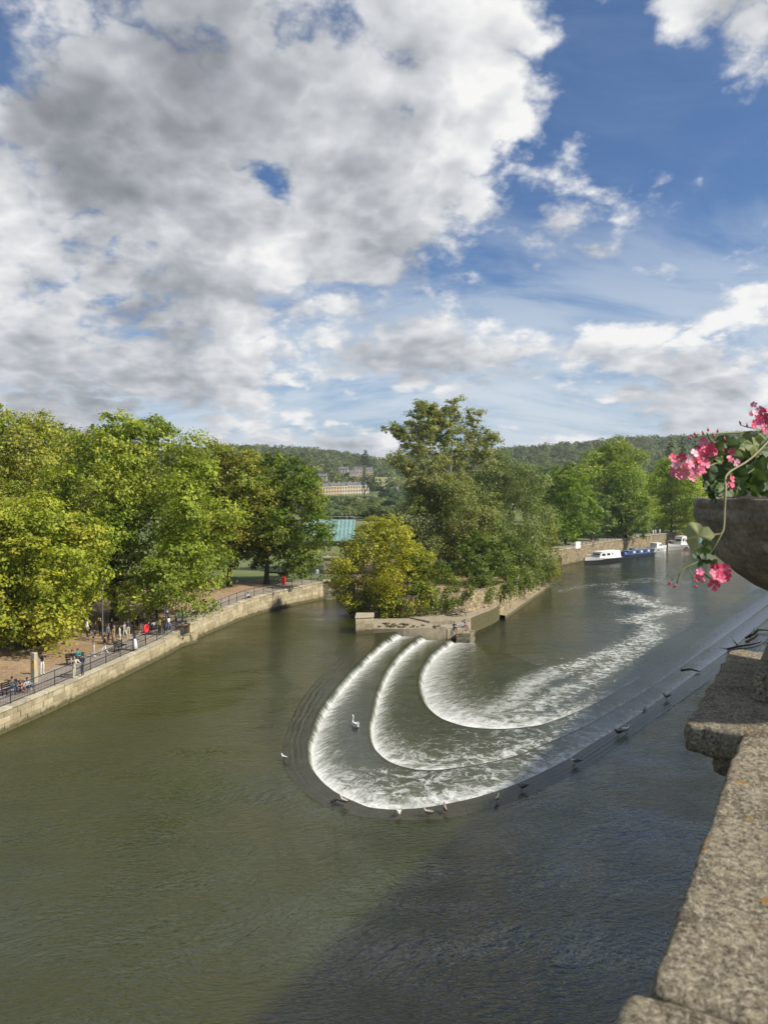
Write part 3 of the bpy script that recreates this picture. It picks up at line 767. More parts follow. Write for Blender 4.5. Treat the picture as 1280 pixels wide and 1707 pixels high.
# left bank
b = bt(40, 1000, 70)
tree('maple_tree', 'yellow-green tree at the left edge overhanging the seated people', b, auto_lobes(r_(1), 46, (Q(40, 900, 70).x, 70), 7.6, 6.4, 2.4, 15.2, .34, [(0, .8), (.2, 1.0), (.5, 1.0), (.75, .8), (1, .35)]), .32, YGREEN, 12, .25, 1, 'trees on the left bank', limbs=18, twig=.20)
b = bt(190, 1000, 82)
tree('plane_tree', 'largest bright green tree above the crowd on the left bank', b, auto_lobes(r_(2), 68, (Q(220, 900, 82).x, 82), 10.0, 8.2, 3.6, 24.6, .29, [(0, .85), (.18, 1.0), (.42, 1.0), (.68, .84), (.88, .58), (1, .25)]), .45, [(.135, .172, .020), (.165, .195, .024), (.185, .20, .028), (.11, .152, .018)], 9.5, .26, 2, 'trees on the left bank', limbs=24, twig=.20)
b = bt(20, 1000, 98)
tree('plane_tree', 'tall olive-green tree rising behind the yellow-green one at the far left', b, auto_lobes(r_(3), 50, (Q(15, 900, 98).x, 98), 10.5, 8.0, 4, 26.6, .32, [(0, .8), (.3, 1.0), (.6, .95), (.85, .7), (1, .35)]), .42, [(.15, .165, .022), (.18, .18, .03), (.12, .15, .02)], 7.5, .28, 3, 'trees on the left bank', limbs=20, twig=.22)
b = bt(382, 985, 106)
tree('plane_tree', 'bronzed olive tree with a dark trunk left of the dark green one', b, auto_lobes(r_(4), 50, (Q(366, 900, 108).x, 108), 8.8, 7, 6.0, 22.6, .33, [(0, .7), (.2, 1.0), (.5, 1.0), (.75, .85), (1, .4)]), .36, [(.125, .15, .020), (.15, .158, .022), (.10, .13, .018), (.165, .15, .026)], 8, .28, 4, 'trees on the left bank', limbs=20, twig=.2)
b = bt(444, 980, 109)
tree('chestnut_tree', 'dense dark green round-topped tree over the sluice end of the left bank', b, auto_lobes(r_(5), 52, (Q(470, 900, 109).x, 109), 7.2, 6.4, 4.4, 21.8, .31, [(0, .95), (.2, 1.05), (.42, 1.0), (.68, .86), (.88, .6), (1, .25)]), .40, [(.075, .115, .016), (.095, .132, .018), (.12, .145, .022)], 9.5, .27, 5, 'trees on the left bank', limbs=20, twig=.18)
b = bt(130, 960, 125)
tree('plane_tree', 'green treetop showing between the two tallest left-bank trees', b, auto_lobes(r_(6), 34, (Q(110, 900, 125).x, 125), 11, 8, 5, 27, .33), .4, OLIVE, 5, .36, 6, 'trees on the left bank', limbs=12, twig=.22)

# island
tree('willow_shrub', 'sprawling yellow-green shrub hanging over the island tip', (-.5, 99.5, 1.6), auto_lobes(r_(11), 60, (-.2, 98.0), 7.0, 4.4, -.2, 13.2, .31, [(0, .8), (.2, 1.0), (.5, .95), (.75, .62), (1, .25)]), .16, YELL, 12, .20, 11, None, cat='shrub', limbs=18, twig=.24, upper=.2)
tree('willow_shrub', 'darker green shrub between the yellow shrub and the picnic table', (5.0, 101, 2.0), auto_lobes(r_(12), 30, (4.8, 98.2), 4.0, 3.4, .6, 8.4, .36), .12, [(.085, .125, .018), (.13, .155, .02), (.06, .09, .014)], 12, .20, 12, None, cat='shrub', limbs=10, twig=.22, upper=.2)
# poplars: several pale stems, airy heads
def poplar(label, base, stems, pal, seed, dens, size, extra=()):
    rg = np.random.default_rng(seed); bx, by, bz = base
    root = empty('poplar_tree', base); tag(root, label, 'tree', 'tall poplars on the island')
    mb = MB(); lim = MB(); lbs = []
    for (pts, r0) in stems:
        pp = [Vector(p) - Vector(base) for p in pts]; cv = [Vector(q) for q in catmull([tuple(p) for p in pp], 8)]
        mb.tube(cv, [r0 * (1 - .85 * i / (len(cv) - 1)) for i in range(len(cv))], 7)
        for i in range(6, len(cv), 1):
            f = i / (len(cv) - 1)
            for _ in range(3):
                a = rg.uniform(0, 6.283); L = (4.4 - 2.4 * f) * rg.uniform(.4, 1.15)
                e = cv[i] + Vector((math.cos(a) * L, math.sin(a) * L * .8, L * rg.uniform(.1, .75)))
                lim.tube([cv[i], cv[i].lerp(e, .5) + Vector((0, 0, -.1 * L)), e], [r0 * .30 * (1.05 - f * .7), r0 * .16, r0 * .05], 4, False)
                for q, lr in ((e, .42), (cv[i].lerp(e, .72) + Vector(rg.normal(size=3) * .25), .34), (cv[i].lerp(e, .45) + Vector(rg.normal(size=3) * .3), .26)):
                    s = lr * rg.uniform(.7, 1.35); lbs.append((q.x, q.y, q.z, s * 1.15, s * 1.15, s * .8))
    lbs += [(e[0] - bx, e[1] - by, e[2] - bz, e[3], e[3], e[3] * .85) for e in extra]
    tk = mb.build('trunk', M['pale_bark'], root, True); tag(lim.build('limbs', M['pale_bark'], tk, True), kind='stuff')
    V, F, T = make_crown(lbs, dens, size, pal, rg, twig=.75, fill=.4, upper=.2, sparse=.95)
    link('crown', fast_mesh('crown', V, F, M['leaf'], False, T), root)
b0 = Q(732, 930, 122); b0.z = 2.4
poplar('tall airy poplar with pale leaning stems, left of the island pair', b0, [([b0, Q(728, 830, 122), Q(716, 770, 121.5), Q(694, 690, 121)], .30), ([b0, Q(722, 840, 121), Q(690, 800, 120), Q(664, 765, 119)], .17), ([Q(716, 770, 121.5), Q(718, 720, 122), Q(712, 678, 122)], .14), ([Q(720, 805, 121.5), Q(694, 752, 121), Q(664, 716, 120.5)], .13)], POP, 21, 6.0, .23)
b0 = Q(748, 930, 124); b0.z = 2.4
poplar('tall poplar with upright pale trunks, right of the island pair', b0, [([b0, Q(746, 840, 124), Q(752, 770, 124), Q(757, 672, 124)], .32), ([b0, Q(757, 830, 125), Q(770, 760, 126), Q(792, 692, 127)], .24), ([Q(752, 790, 124), Q(735, 730, 124), Q(732, 690, 124)], .13), ([Q(762, 810, 126), Q(798, 762, 127), Q(818, 728, 128)], .13)], POP, 22, 6.5, .23,
       [(*Q(775, 745, 125), 1.3), (*Q(790, 775, 126), 1.6), (*Q(750, 745, 124), 1.0)])
tree('willow_tree', 'broad grey-green willow filling the middle of the island', (13, 122, 2.6), auto_lobes(r_(13), 46, (Q(735, 900, 122).x, 121), 9.4, 6, 2.0, 18.5, .32, [(0, .85), (.25, 1.0), (.5, .95), (.75, .8), (1, .4)]), .4, [(.11, .13, .038), (.138, .156, .048), (.086, .11, .03), (.165, .168, .052)], 9, .25, 13, None, limbs=24, twig=.24, upper=.2)
tree('willow_tree', 'silvery willow crown leaning right above the island wall', (22, 131, 2.4), auto_lobes(r_(14), 46, (Q(835, 880, 130).x, 130), 9.0, 6, 1.6, 22.5, .31, [(0, .9), (.25, 1.0), (.5, .95), (.8, .72), (1, .35)]), .36, GREY, 8.5, .26, 14, None, limbs=24, twig=.24, upper=.2)
tree('willow_tree', 'olive weeping willow trailing over the right end of the island', (27.5, 139, 2.3), auto_lobes(r_(15), 36, (Q(893, 880, 138).x, 138), 4.4, 4.4, -.2, 14.6, .36, [(0, .8), (.3, 1.0), (.6, .9), (.85, .6), (1, .25)]), .26, [(.135, .145, .022), (.165, .16, .028), (.10, .125, .022)], 10, .22, 15, None, limbs=16, twig=.2, hang=.9, upper=.05)
tree('alder_shrub', 'dark green shrub trailing down the island wall beside the picnic table', (17.2, 109, 2.3), auto_lobes(r_(16), 34, (Q(795, 950, 110).x + .5, 108.5), 5.2, 4.0, .4, 10.0, .34), .12, [(.06, .092, .018), (.085, .12, .022), (.11, .14, .025)], 10, .22, 16, None, cat='shrub', limbs=10, twig=.22, upper=.1)
tree('alder_shrub', 'mid green bush on top of the island wall near its right half', (21.5, 119.5, 2.5), auto_lobes(r_(17), 30, (Q(850, 930, 121).x, 121), 5.0, 3.4, .0, 9.0, .36), .1, [(.085, .115, .024), (.11, .14, .028), (.065, .095, .02)], 10, .22, 17, None, cat='shrub', limbs=8, twig=.22, hang=.35, upper=.1)

for k, (x, y, r) in enumerate(((7.4, 96.6, 1.5), (9.8, 98.2, 1.4), (13.0, 101.8, 1.7), (15.4, 105.2, 1.6), (18.2, 111.0, 1.8), (23.0, 124.0, 1.9), (25.4, 130.0, 2.0), (1.2, 95.0, 1.6), (-2.6, 96.5, 1.6), (5.2, 95.6, 1.7), (20.4, 117.2, 2.0), (27.4, 134.8, 2.1))):
    lab_ = ('small bush on the wall above the picnic table, left one', 'small bush on the wall above the picnic table, right one', 'bush at the bend of the island wall', 'ivy clump spilling over the wall end by the quay corner', 'leafy clump over the island wall below the silvery willow',
            'low clump over the middle of the sunlit island wall', 'low clump near the weeping willow on the island wall', 'scrub at the foot of the yellow shrub above the ramp', 'scrub left of the ramp beside the dark channel', 'bushy growth on the wall between the yellow shrub and the picnic table', 'long trailing clump on the sunlit island wall, left of its middle', 'trailing clump under the weeping willow at the wall end')[k]
    tree('wall_shrub', lab_, (x, y, 2.0), [(x + random.uniform(-1, 1) * r, y + random.uniform(-.7, .5), 2.3 + random.uniform(-1.3, .9), r * .55, r * .5, r * .5) for _ in range(7)], .05, [(.085, .115, .022), (.12, .145, .028), (.07, .095, .02)], 11, .2, 60 + k, 'shrubs along the island wall', cat='shrub', limbs=3, twig=.26, hang=.3, upper=.1)

# far bank, beyond the boats
FB = 'trees along the far bank'
def far_tree(name, label, px, Y, w, top, pal, seed, low=885, dens=4.6, size=.40, n=40, **kw):
    q = Q(px, low, Y); zt = Q(px, top, Y).z; r = w * Y / 1281 / 2 * 1.08; zg = z0_(q.x, q.y)
    zl_ = max(Q(px, low, Y).z, zg + .6)
    tree(name, label, (q.x, q.y, zg), auto_lobes(r_(seed), n, (q.x, q.y), r, r * .85, zl_, zt, .34, **kw), .32, [tuple(v * 1.18 for v in c_) for c_ in pal], dens, size, seed, FB, limbs=10, twig=.22, upper=.25)
far_tree('lime_tree', 'vivid green rounded tree at the near end of the far bank', 942, 192, 92, 768, [(.080, .125, .016), (.10, .145, .018), (.12, .16, .022)], 31, 897)
far_tree('plane_tree', 'highest pale green tree on the far bank behind the boats', 1018, 226, 138, 730, [(.12, .155, .022), (.145, .175, .028), (.10, .138, .02)], 32, 890)
far_tree('yew_tree', 'grey-green conical tree standing before the highest far-bank tree', 986, 206, 62, 806, [(.07, .10, .03), (.085, .115, .035)], 33, 900, n=28)
far_tree('plane_tree', 'dull green tree over the blue boat on the far bank', 1042, 218, 76, 795, [(.085, .125, .03), (.105, .14, .035)], 34, 900, n=30)
far_tree('lime_tree', 'bright yellow-green tree behind the people in white', 1118, 246, 104, 757, [(.15, .19, .02), (.17, .20, .024), (.12, .17, .018)], 35, 897)
far_tree('lime_tree', 'green tree half hidden by the stone flower bowl', 1185, 262, 90, 770, GREEN, 36, 888, n=28)
far_tree('plane_tree', 'dark tree in the gap between the willow and the vivid green tree', 905, 206, 70, 775, DARK, 37, 885, n=24)
far_tree('lime_tree', 'green tree hidden mostly behind the stone bowl and its flowers', 1262, 300, 110, 775, GREEN, 38, 885, n=26)

# woods on the hillside and in the valley: one mass
rg = np.random.default_rng(99); PP, NN, SS, TT = [], [], [], []
def blob(x, y, zg, r, h, pal, n, size, conical=False):
    dv = rg.normal(size=(n, 3)); dv /= np.linalg.norm(dv, axis=1)[:, None]; dv[:, 2] = np.abs(dv[:, 2]) * np.where(rg.random(n) < .22, -.5, 1)
    lump = 1 + .22 * np.sin(dv[:, 0] * 5 + rg.uniform(0, 6)) * np.sin(dv[:, 1] * 5 + rg.uniform(0, 6)) + rg.normal(size=n) * .07
    p = dv * lump[:, None] * np.array([r, r, h * .55])
    if conical: p[:, :2] *= np.clip(1.15 - (p[:, 2:3] / (h * .55) + .5) * .72, .1, 1.2)
    p += np.array([x, y, zg + h * .45]); c = np.array(pal[rg.integers(len(pal))]) * rg.uniform(.75, 1.25)
    PP.append(p); NN.append(dv + rg.normal(size=(n, 3)) * .28 + np.array([0, 0, .1])); SS.append(np.full(n, size)); TT.append(c[None] * rg.uniform(.75, 1.25, (n, 1)))
HP = [(.075, .10, .034), (.095, .12, .038), (.115, .135, .042), (.058, .082, .036), (.125, .132, .045)]
houses_at = []                      # (centre, half width in px, base height) of each house to keep in view
TERR_A, TERR_B = Q(520, 830, 690), Q(611, 827, 715)
VILLAS = [('pale villa above the middle of the terrace', 588, 797, 860, 8, 6, 1), ('tall cream villa uphill behind the terrace', 597, 790, 900, 10, 7, 3), ('brownish villa at the right end of the group above the terrace', 615, 792, 880, 8, 6, 2),
          ('grey villa at the left above the terrace', 536, 805, 820, 12, 7, 2), ('long pale house left of the tall cream villa', 573, 789, 920, 11, 5, 3),
          ('pale house glimpsed left of the poplar stems', 652, 832, 640, 12, 7, 3), ('cream house low behind the poplar trunks', 722, 838, 480, 10, 6, 3)]
houses_at += [(566, 50, 700, 829)] + [(v[1], v[4] * 1281 / v[3] / 2 + 3, v[3], v[2]) for v in VILLAS]
def max_height(x, y, zg, h):
    px = 640 + 1281 * x / y
    for (hx_, hw, hy_, hb) in houses_at:
        if abs(px - hx_) < hw + 7 * 1281 / y:
            if y < hy_ + 8: h = min(h, 16 - (hb - 816) * y / 1281 - zg)
    return h
MEADOW = [Q(640, 800, 800), Q(745, 797, 820)]
hx = rg.uniform(-900, 1250, 9000); hy = rg.uniform(430, 1420, 9000); cnt = 0; cell = {}
for x, y in zip(hx, hy):
    ax = x / y
    if ax < -.45 or ax > .62: continue
    pxx = 640 + 1281 * ax
    hide = (y < 560 and (pxx < 500 or pxx > 900))
    if hide: continue
    if (600 < pxx < 760 and 760 < y < 850) and (y - 760) > 0 and rg.random() < .9: continue      # the open meadow
    r = rg.uniform(6.5, 10.5); k = (int(x / 12), int(y / 20))
    if k in cell: continue
    zg = hz(x, y); hh_ = max_height(x, y, zg, rg.uniform(12, 18))
    if hh_ < 3: continue
    cell[k] = 1
    blob(x, y, zg, min(r, hh_ * .8), hh_, HP, 180 if y < 900 else 130, 1.1 if y < 900 else 1.35, rg.random() < .04); cnt += 1
for x, y, n in ((560, 842, 420), (545, 850, 400), (575, 846, 410), (600, 848, 400), (622, 846, 430), (640, 838, 440), (660, 836, 420), (536, 862, 330), (560, 866, 340), (610, 862, 350), (640, 862, 330), (590, 838, 480), (612, 836, 520), (650, 822, 560), (700, 815, 500), (740, 815, 520), (800, 812, 540), (850, 805, 560), (530, 846, 440)):
    q = Q(x, y, n); blob(q.x, q.y, z0_(q.x, q.y), rg.uniform(6.5, 10), max(6., q.z - 2 + rg.uniform(0, 2)), [(.08, .105, .03), (.055, .08, .026), (.10, .125, .04)], 900, .8)
V, F, T = leaves(np.concatenate(PP), np.concatenate(NN), np.concatenate(SS), np.concatenate(TT) * 1.35, rg, .8)
o = link('woodland', fast_mesh('woodland', V, F, M['leaf'], False, T)); tag(o, 'wooded hillside and valley trees beyond the river', 'woodland', kind='stuff')
# tall bare-topped and slim trees breaking the skyline
def spire(label, px, top, low, Y, w, pal, seed):
    q = Q(px, low, Y); zt = Q(px, top, Y).z; r = w * Y / 1281 / 2
    tree('cypress_tree', label, (q.x, q.y, q.z), [(q.x, q.y, q.z + (zt - q.z) * (k + .4) / 7, r * s, r * s, (zt - q.z) / 9) for k, s in enumerate((.8, 1, 1, .95, .8, .6, .35))], .25, pal, 2.5, .6, seed, 'slim trees on the skyline', limbs=0)
spire('slim dark cypress on the hill ridge left of the poplars', 609, 750, 775, 900, 14, [(.05, .068, .028)], 51)
spire('slim dark poplar, left of the three behind the far bank', 1116, 727, 765, 420, 12, [(.05, .08, .03)], 52)
spire('slim dark poplar, middle of the three behind the far bank', 1137, 724, 765, 430, 10, [(.055, .085, .03)], 53)
spire('slim dark poplar, right of the three behind the far bank', 1158, 728, 765, 440, 12, [(.045, .07, .028)], 54)
# ------------------------------------------------------------------ people
def skel(pose):
    """joints of a standing adult, local axes: +Y is forward; returns (verts, edges, radii, edge kinds)"""
    J = {'pel': (0, 0, .97), 'wai': (0, .0, 1.12), 'che': (0, .0, 1.32), 'nec': (0, -.01, 1.49), 'chi': (0, .015, 1.56), 'hed': (0, .01, 1.645), 'top': (0, -.01, 1.715)}
    K = {}
    for s, n in ((-1, 'l'), (1, 'r')):
        K.update({'sho' + n: (s * .185, -.01, 1.42), 'elb' + n: (s * .245, -.03, 1.15), 'wri' + n: (s * .255, .06, .91), 'pal' + n: (s * .255, .085, .83),
                  'hip' + n: (s * .095, 0, .93), 'kne' + n: (s * .105, .025, .50), 'ank' + n: (s * .105, -.02, .09), 'toe' + n: (s * .12, .15, .04)})
    J.update(K)
    def setj(**kw):
        for k, v in kw.items(): J[k] = v
    if pose == 'walk':
        setj(knel=(-.10, .20, .53), ankl=(-.10, .28, .12), toel=(-.11, .44, .07), kner=(.10, -.06, .50), ankr=(.10, -.32, .14), toer=(.11, -.18, .05), elbl=(-.25, -.16, 1.17), wril=(-.25, -.06, .94), pall=(-.25, -.02, .87), elbr=(.25, .08, 1.16), wrir=(.24, .25, 1.0), palr=(.24, .30, .95))
    if pose == 'arm_up':
        setj(elbr=(.27, .12, 1.62), wrir=(.22, .20, 1.86), palr=(.21, .22, 1.94))
    if pose == 'photo':
        setj(elbr=(.24, .20, 1.28), wrir=(.07, .36, 1.52), palr=(.04, .38, 1.58), elbl=(-.24, .20, 1.28), wril=(-.07, .36, 1.52), pall=(-.04, .38, 1.58))
    if pose == 'arms_out':
        setj(elbr=(.40, .10, 1.26), wrir=(.62, .20, 1.22), palr=(.69, .22, 1.22), elbl=(-.38, .08, 1.34), wril=(-.50, .16, 1.56), pall=(-.52, .18, 1.63))
    if pose == 'lean':
        d = .22
        for k in ('che', 'nec', 'chi', 'hed', 'top', 'shol', 'shor'):
            x, y, z = J[k]; J[k] = (x, y + d * (z - .97) / .5 * .9, z - .05 * (z - .97) / .5)
        setj(wai=(0, .07, 1.12), elbr=(.25, .36, 1.12), wrir=(.16, .55, 1.10), palr=(.13, .62, 1.09), elbl=(-.25, .36, 1.12), wril=(-.16, .55, 1.10), pall=(-.13, .62, 1.09))
    if pose in ('sit', 'sit_low'):
        for k in list(J): x, y, z = J[k]; J[k] = (x, y, z - .90)
        low = .42 if pose == 'sit' else .10
        setj(knel=(-.13, .44, .09 if low > .2 else .32), kner=(.13, .44, .09 if low > .2 else .32), ankl=(-.13, .46 if low > .2 else .60, -low + .08 if low > .2 else .07), ankr=(.13, .46 if low > .2 else .60, -low + .08 if low > .2 else .07),
             toel=(-.14, .60 if low > .2 else .76, -low + .03 if low > .2 else .03), toer=(.14, .60 if low > .2 else .76, -low + .03 if low > .2 else .03), hipl=(-.10, .06, .07), hipr=(.10, .06, .07),
             elbl=(-.25, .10, .30), wril=(-.14, .32, .28), pall=(-.10, .38, .27), elbr=(.25, .10, .30), wrir=(.14, .32, .28), palr=(.10, .38, .27))
        for k in ('che', 'nec', 'chi', 'hed', 'top', 'shol', 'shor'):
            x, y, z = J[k]; J[k] = (x, y + .10 * z, z - .03)
    names = list(J); V = [J[k] for k in names]; ix = {k: i for i, k in enumerate(names)}
    R_ = {'pel': .135, 'wai': .115, 'che': .135, 'nec': .052, 'chi': .062, 'hed': .088, 'top': .055, 'sho': .066, 'elb': .043, 'wri': .030, 'pal': .036, 'hip': .088, 'kne': .060, 'ank': .042, 'toe': .036}
    rad = [R_.get(k, R_.get(k[:3])) for k in names]
    E = [('pel', 'wai', 1), ('wai', 'che', 1), ('che', 'nec', 1), ('nec', 'chi', 0), ('chi', 'hed', 0), ('hed', 'top', 0)]
    for n in 'lr':
        E += [('che', 'sho' + n, 1), ('sho' + n, 'elb' + n, 1), ('elb' + n, 'wri' + n, 4), ('wri' + n, 'pal' + n, 0), ('pel', 'hip' + n, 2), ('hip' + n, 'kne' + n, 2), ('kne' + n, 'ank' + n, 2), ('ank' + n, 'toe' + n, 3)]
    E = [(ix[a], ix[b], k) for a, b, k in E]
    for n in 'lr':                                            # four fingers and a thumb, slightly curled
        w, p = Vector(J['wri' + n]), Vector(J['pal' + n]); t = (p - w).normalized(); sd = t.cross(Vector((0, 1, .2))).normalized(); up = sd.cross(t)
        for i, (o, L) in enumerate(((-.030, .062), (-.010, .074), (.011, .070), (.030, .052), (.045, .045))):
            a = p + sd * o * .8 + t * (.012 if i < 4 else -.03); b = a + (t * L + up * L * .35 if i < 4 else sd * L * .6 + t * L * .6)
            V += [tuple(a), tuple(b)]; rad += [.011, .008]; k = len(V); E += [(ix['pal' + n], k - 2, 0), (k - 2, k - 1, 0)]
    # nose
    h = Vector(J['hed']); V.append(tuple(h + Vector((0, .098, -.02)))); rad.append(.016); E.append((ix['hed'], len(V) - 1, 0))
    return V, E, rad, J
POSES = {}
def body_mesh(pose):
    if pose in POSES: return POSES[pose]
    V, E, rad, J = skel(pose)
    me = bpy.data.meshes.new('tmp'); me.from_pydata(V, [(a, b) for a, b, k in E], []); ob = bpy.data.objects.new('tmp', me); col.objects.link(ob)
    md = ob.modifiers.new('skin', 'SKIN'); md.use_smooth_shade = True; md.branch_smoothing = .4
    sv = me.skin_vertices[0].data
    for i, r in enumerate(rad): sv[i].radius = (r, r * (.78 if i in (0, 1, 2) else 1)); sv[i].use_root = (i == 0)
    ss_ = ob.modifiers.new('sub', 'SUBSURF'); ss_.levels = 1; ss_.render_levels = 1
    dg = bpy.context.evaluated_depsgraph_get(); out = bpy.data.meshes.new_from_object(ob.evaluated_get(dg))
    bpy.data.objects.remove(ob); bpy.data.meshes.remove(me)
    out.name = 'person'; out.materials.clear()
    for _ in range(5): out.materials.append(M['white'])
    Vn = [Vector(v) for v in V]
    for p in out.polygons:
        c = p.center; best = 1e9; kk = 0
        for a, b, k in E:
            A, B = Vn[a], Vn[b]; d_ = B - A; t = max(0, min(1, (c - A).dot(d_) / max(d_.length_squared, 1e-9))); D = (c - A - d_ * t).length - .5 * (rad[a] + (rad[b] - rad[a]) * t)
            if D < best: best = D; kk = k
        p.material_index = kk; p.use_smooth = True
    POSES[pose] = (out, J); return POSES[pose]
def cloth(c, nm='cloth', _c={}):
    c = tuple(c)
    if c not in _c: _c[c] = plain(nm, c, .85, var=.22, scale=9)
    return _c[c]
SKIN = plain('skin', (.46, .28, .19), .6, var=.06); HAIRS = [cloth((.02, .015, .012), 'hair'), cloth((.09, .05, .025), 'hair'), cloth((.28, .19, .09), 'hair')]
HAIR = {}
def hair_mesh(long_):
    if long_ not in HAIR:
        mb = MB(); mb.lathe([(.001, .10), (.05, .088), (.082, .05), (.096, 0), (.094, -.03 if not long_ else -.10), (.085, -.05 if not long_ else -.24), (.03, -.05 if not long_ else -.27)], (0, -.022, 0), 12); HAIR[long_] = mb.mesh('hair', HAIRS[0], True)
    return HAIR[long_]
SKIRT = MB().lathe([(.135, 0), (.165, -.10), (.21, -.45), (.26, -.86), (.24, -.865)], n=18).mesh('skirt', M['white'], True)
def person(label, xyz, face, pose, top, bottom, shoe=(.03, .03, .03), hair=0, long_=False, sleeves=True, skirt=None, group=None, scale=1.0):
    me, J = body_mesh(pose); o = link('person', me)
    tag(o, label, 'person', group); o.location = xyz; o.rotation_euler = (0, 0, face - math.pi / 2); o.scale = (scale,) * 3
    for i, mt in enumerate((SKIN, cloth(top), cloth(bottom), cloth(shoe), cloth(top) if sleeves else SKIN)):
        o.material_slots[i].link = 'OBJECT'; o.material_slots[i].material = mt
    h = link('hair', hair_mesh(long_), o); h.location = Vector(J['hed']) + Vector((0, 0, .015)); h.material_slots[0].link = 'OBJECT'; h.material_slots[0].material = HAIRS[hair]
    if skirt:
        k = link('skirt', SKIRT, o); k.location = Vector(J['wai']) + Vector((0, 0, -.1)); k.material_slots[0].link = 'OBJECT'; k.material_slots[0].material = cloth(skirt)
    return o
def gp(x, y):                       # a point of the left bank
    p = P(x, y, 1.62)
    for _ in range(3): p = P(x, y, hz(p.x, p.y) + .05)
    return p
def face_to(a, b): return math.atan2(b[1] - a[1], b[0] - a[0])
RIV = R(-15)                        # facing the river
C_BLK, C_NAVY, C_WHT, C_GRY, C_JEAN, C_CRM, C_OLV, C_BRN = (.015, .015, .018), (.02, .028, .06), (.68, .67, .64), (.17, .17, .18), (.07, .12, .24), (.60, .55, .42), (.16, .17, .10), (.17, .10, .06)
G1 = 'people on the left bank'
def pp(label, x, y, face, pose, top, bottom, **kw): return person(label, gp(x, y), face, pose, top, bottom, group=G1, **kw)
def seat(label, x, y, face, top, bottom, pose='sit_low', up=.0, **kw):
    p = gp(x, y); p.z += up; return person(label, p, face, pose, top, bottom, group=G1, **kw)
seat('person in dark grey jacket and jeans sitting nearest the left edge', 20, 1157, R(-20), (.09, .095, .10), (.05, .09, .17), 'sit', .43)
seat('person in an orange top sitting in the middle of the seated trio', 33, 1153, R(-30), (.55, .22, .12), (.42, .22, .20), 'sit_low', .05, hair=1, long_=True)
seat('person in a pale shirt and jeans sitting beside the notice pillar', 45, 1149, R(-30), (.45, .45, .40), C_JEAN, 'sit_low', .05, shoe=C_WHT)
pp('person in white trousers and black coat taking a photo by the notice pillar', 71, 1124, R(-40), 'photo', C_BLK, C_WHT, shoe=C_WHT)
pp('person in a cream top leaning on the railing', 124, 1130, R(-5), 'lean', C_CRM, C_CRM, shoe=C_WHT, long_=False)
pp('person in navy jacket and jeans at the railing beside the cream top', 138, 1127, R(170), 'stand', C_NAVY, (.03, .04, .07), shoe=C_WHT)
seat('person in black sitting behind the couple at the railing', 121, 1108, R(-60), C_BLK, (.30, .27, .24), 'sit', .43)
seat('person in a teal top sitting behind the couple at the railing', 130, 1106, R(-60), (.03, .25, .26), C_NAVY, 'sit', .43)
pp('person in grey-green raising one arm', 157, 1095, R(20), 'arm_up', (.26, .28, .22), (.45, .46, .44), shoe=C_WHT, sleeves=False)
pp('person in black jacket and white trousers walking along the bank', 175, 1092, R(200), 'walk', C_BLK, C_WHT)
pp('person in black with a grey bag in the tree shade', 181, 1071, RIV, 'stand', (.14, .14, .15), C_BLK, hair=1)
pp('person in a long brown patterned dress in the tree shade', 191, 1074, RIV, 'stand', (.24, .18, .11), (.24, .18, .11), skirt=(.24, .18, .11), hair=2, long_=True)
pp('person all in white standing at the edge of the tree shade', 200, 1074, R(30), 'stand', C_WHT, C_WHT, hair=0)
pp('person in grey shirt and pale trousers behind the white outfit', 208, 1067, RIV, 'walk', (.30, .32, .28), (.42, .42, .38), hair=1)
pp('person in a long white striped skirt holding out both arms at the railing', 225, 1084, R(-30), 'arms_out', C_NAVY, C_WHT, skirt=(.70, .70, .72), sleeves=False, long_=True)
pp('person in dark clothes left of the bench group', 236, 1056, RIV, 'stand', (.03, .035, .03), C_GRY)
seat('person in black sitting at the left end of the riverside bench', 249, 1056, R(150), C_BLK, C_BLK, 'sit', .45)
seat('person in a light scarf sitting on the riverside bench', 257, 1054, R(150), (.35, .34, .36), C_BLK, 'sit', .45, long_=True)
pp('person in an olive top beside the riverside bench', 267, 1059, R(160), 'stand', (.20, .18, .03), C_BLK)
pp('person in black right of the olive top', 274, 1058, R(150), 'stand', C_BLK, (.03, .04, .05))
pp('person in white top and jeans at the end of the bench group', 282, 1055, RIV, 'walk', C_WHT, C_JEAN, shoe=C_WHT, long_=True)
pp('person in a white blouse behind the bench group', 279, 1036, R(120), 'stand', C_WHT, C_JEAN)
pp('person in grey top and blue jeans standing before the lamp post', 304, 1040, RIV, 'stand', (.25, .27, .30), (.12, .22, .42), shoe=C_WHT)
seat('person in white and pink sitting on the railing path', 322, 1025, R(-30), (.62, .50, .54), C_JEAN, 'sit_low', .05, hair=2)
seat('person in white and black sitting on the path under the dark tree', 413, 998, R(-40), (.45, .47, .50), C_BLK, 'sit_low', .05)
pp('person in pale blue standing at the sluice railing', 529, 966, R(-60), 'stand', (.42, .48, .55), (.35, .38, .42))
pp('person in black walking by the sluice house', 556, 953, R(0), 'walk', C_BLK, C_BLK)
pp('person in a red-brown coat in the shade of the yellow-green tree', 67, 1074, R(10), 'stand', (.23, .07, .035), (.23, .07, .035), skirt=(.20, .06, .03))
pp('person in grey left of the red-brown coat', 57, 1072, R(-10), 'stand', (.30, .30, .31), C_GRY)
pp('person in dark jacket right of the red-brown coat', 84, 1073, R(-10), 'stand', (.12, .12, .14), (.3, .3, .3))
pp('person in black far back in the shade left of the lamp pole', 160, 1066, R(200), 'stand', C_BLK, C_NAVY)
pp('person in dark green far back in the tree shade right of the lamp pole', 220, 1052, R(10), 'walk', (.03, .06, .03), C_BLK)
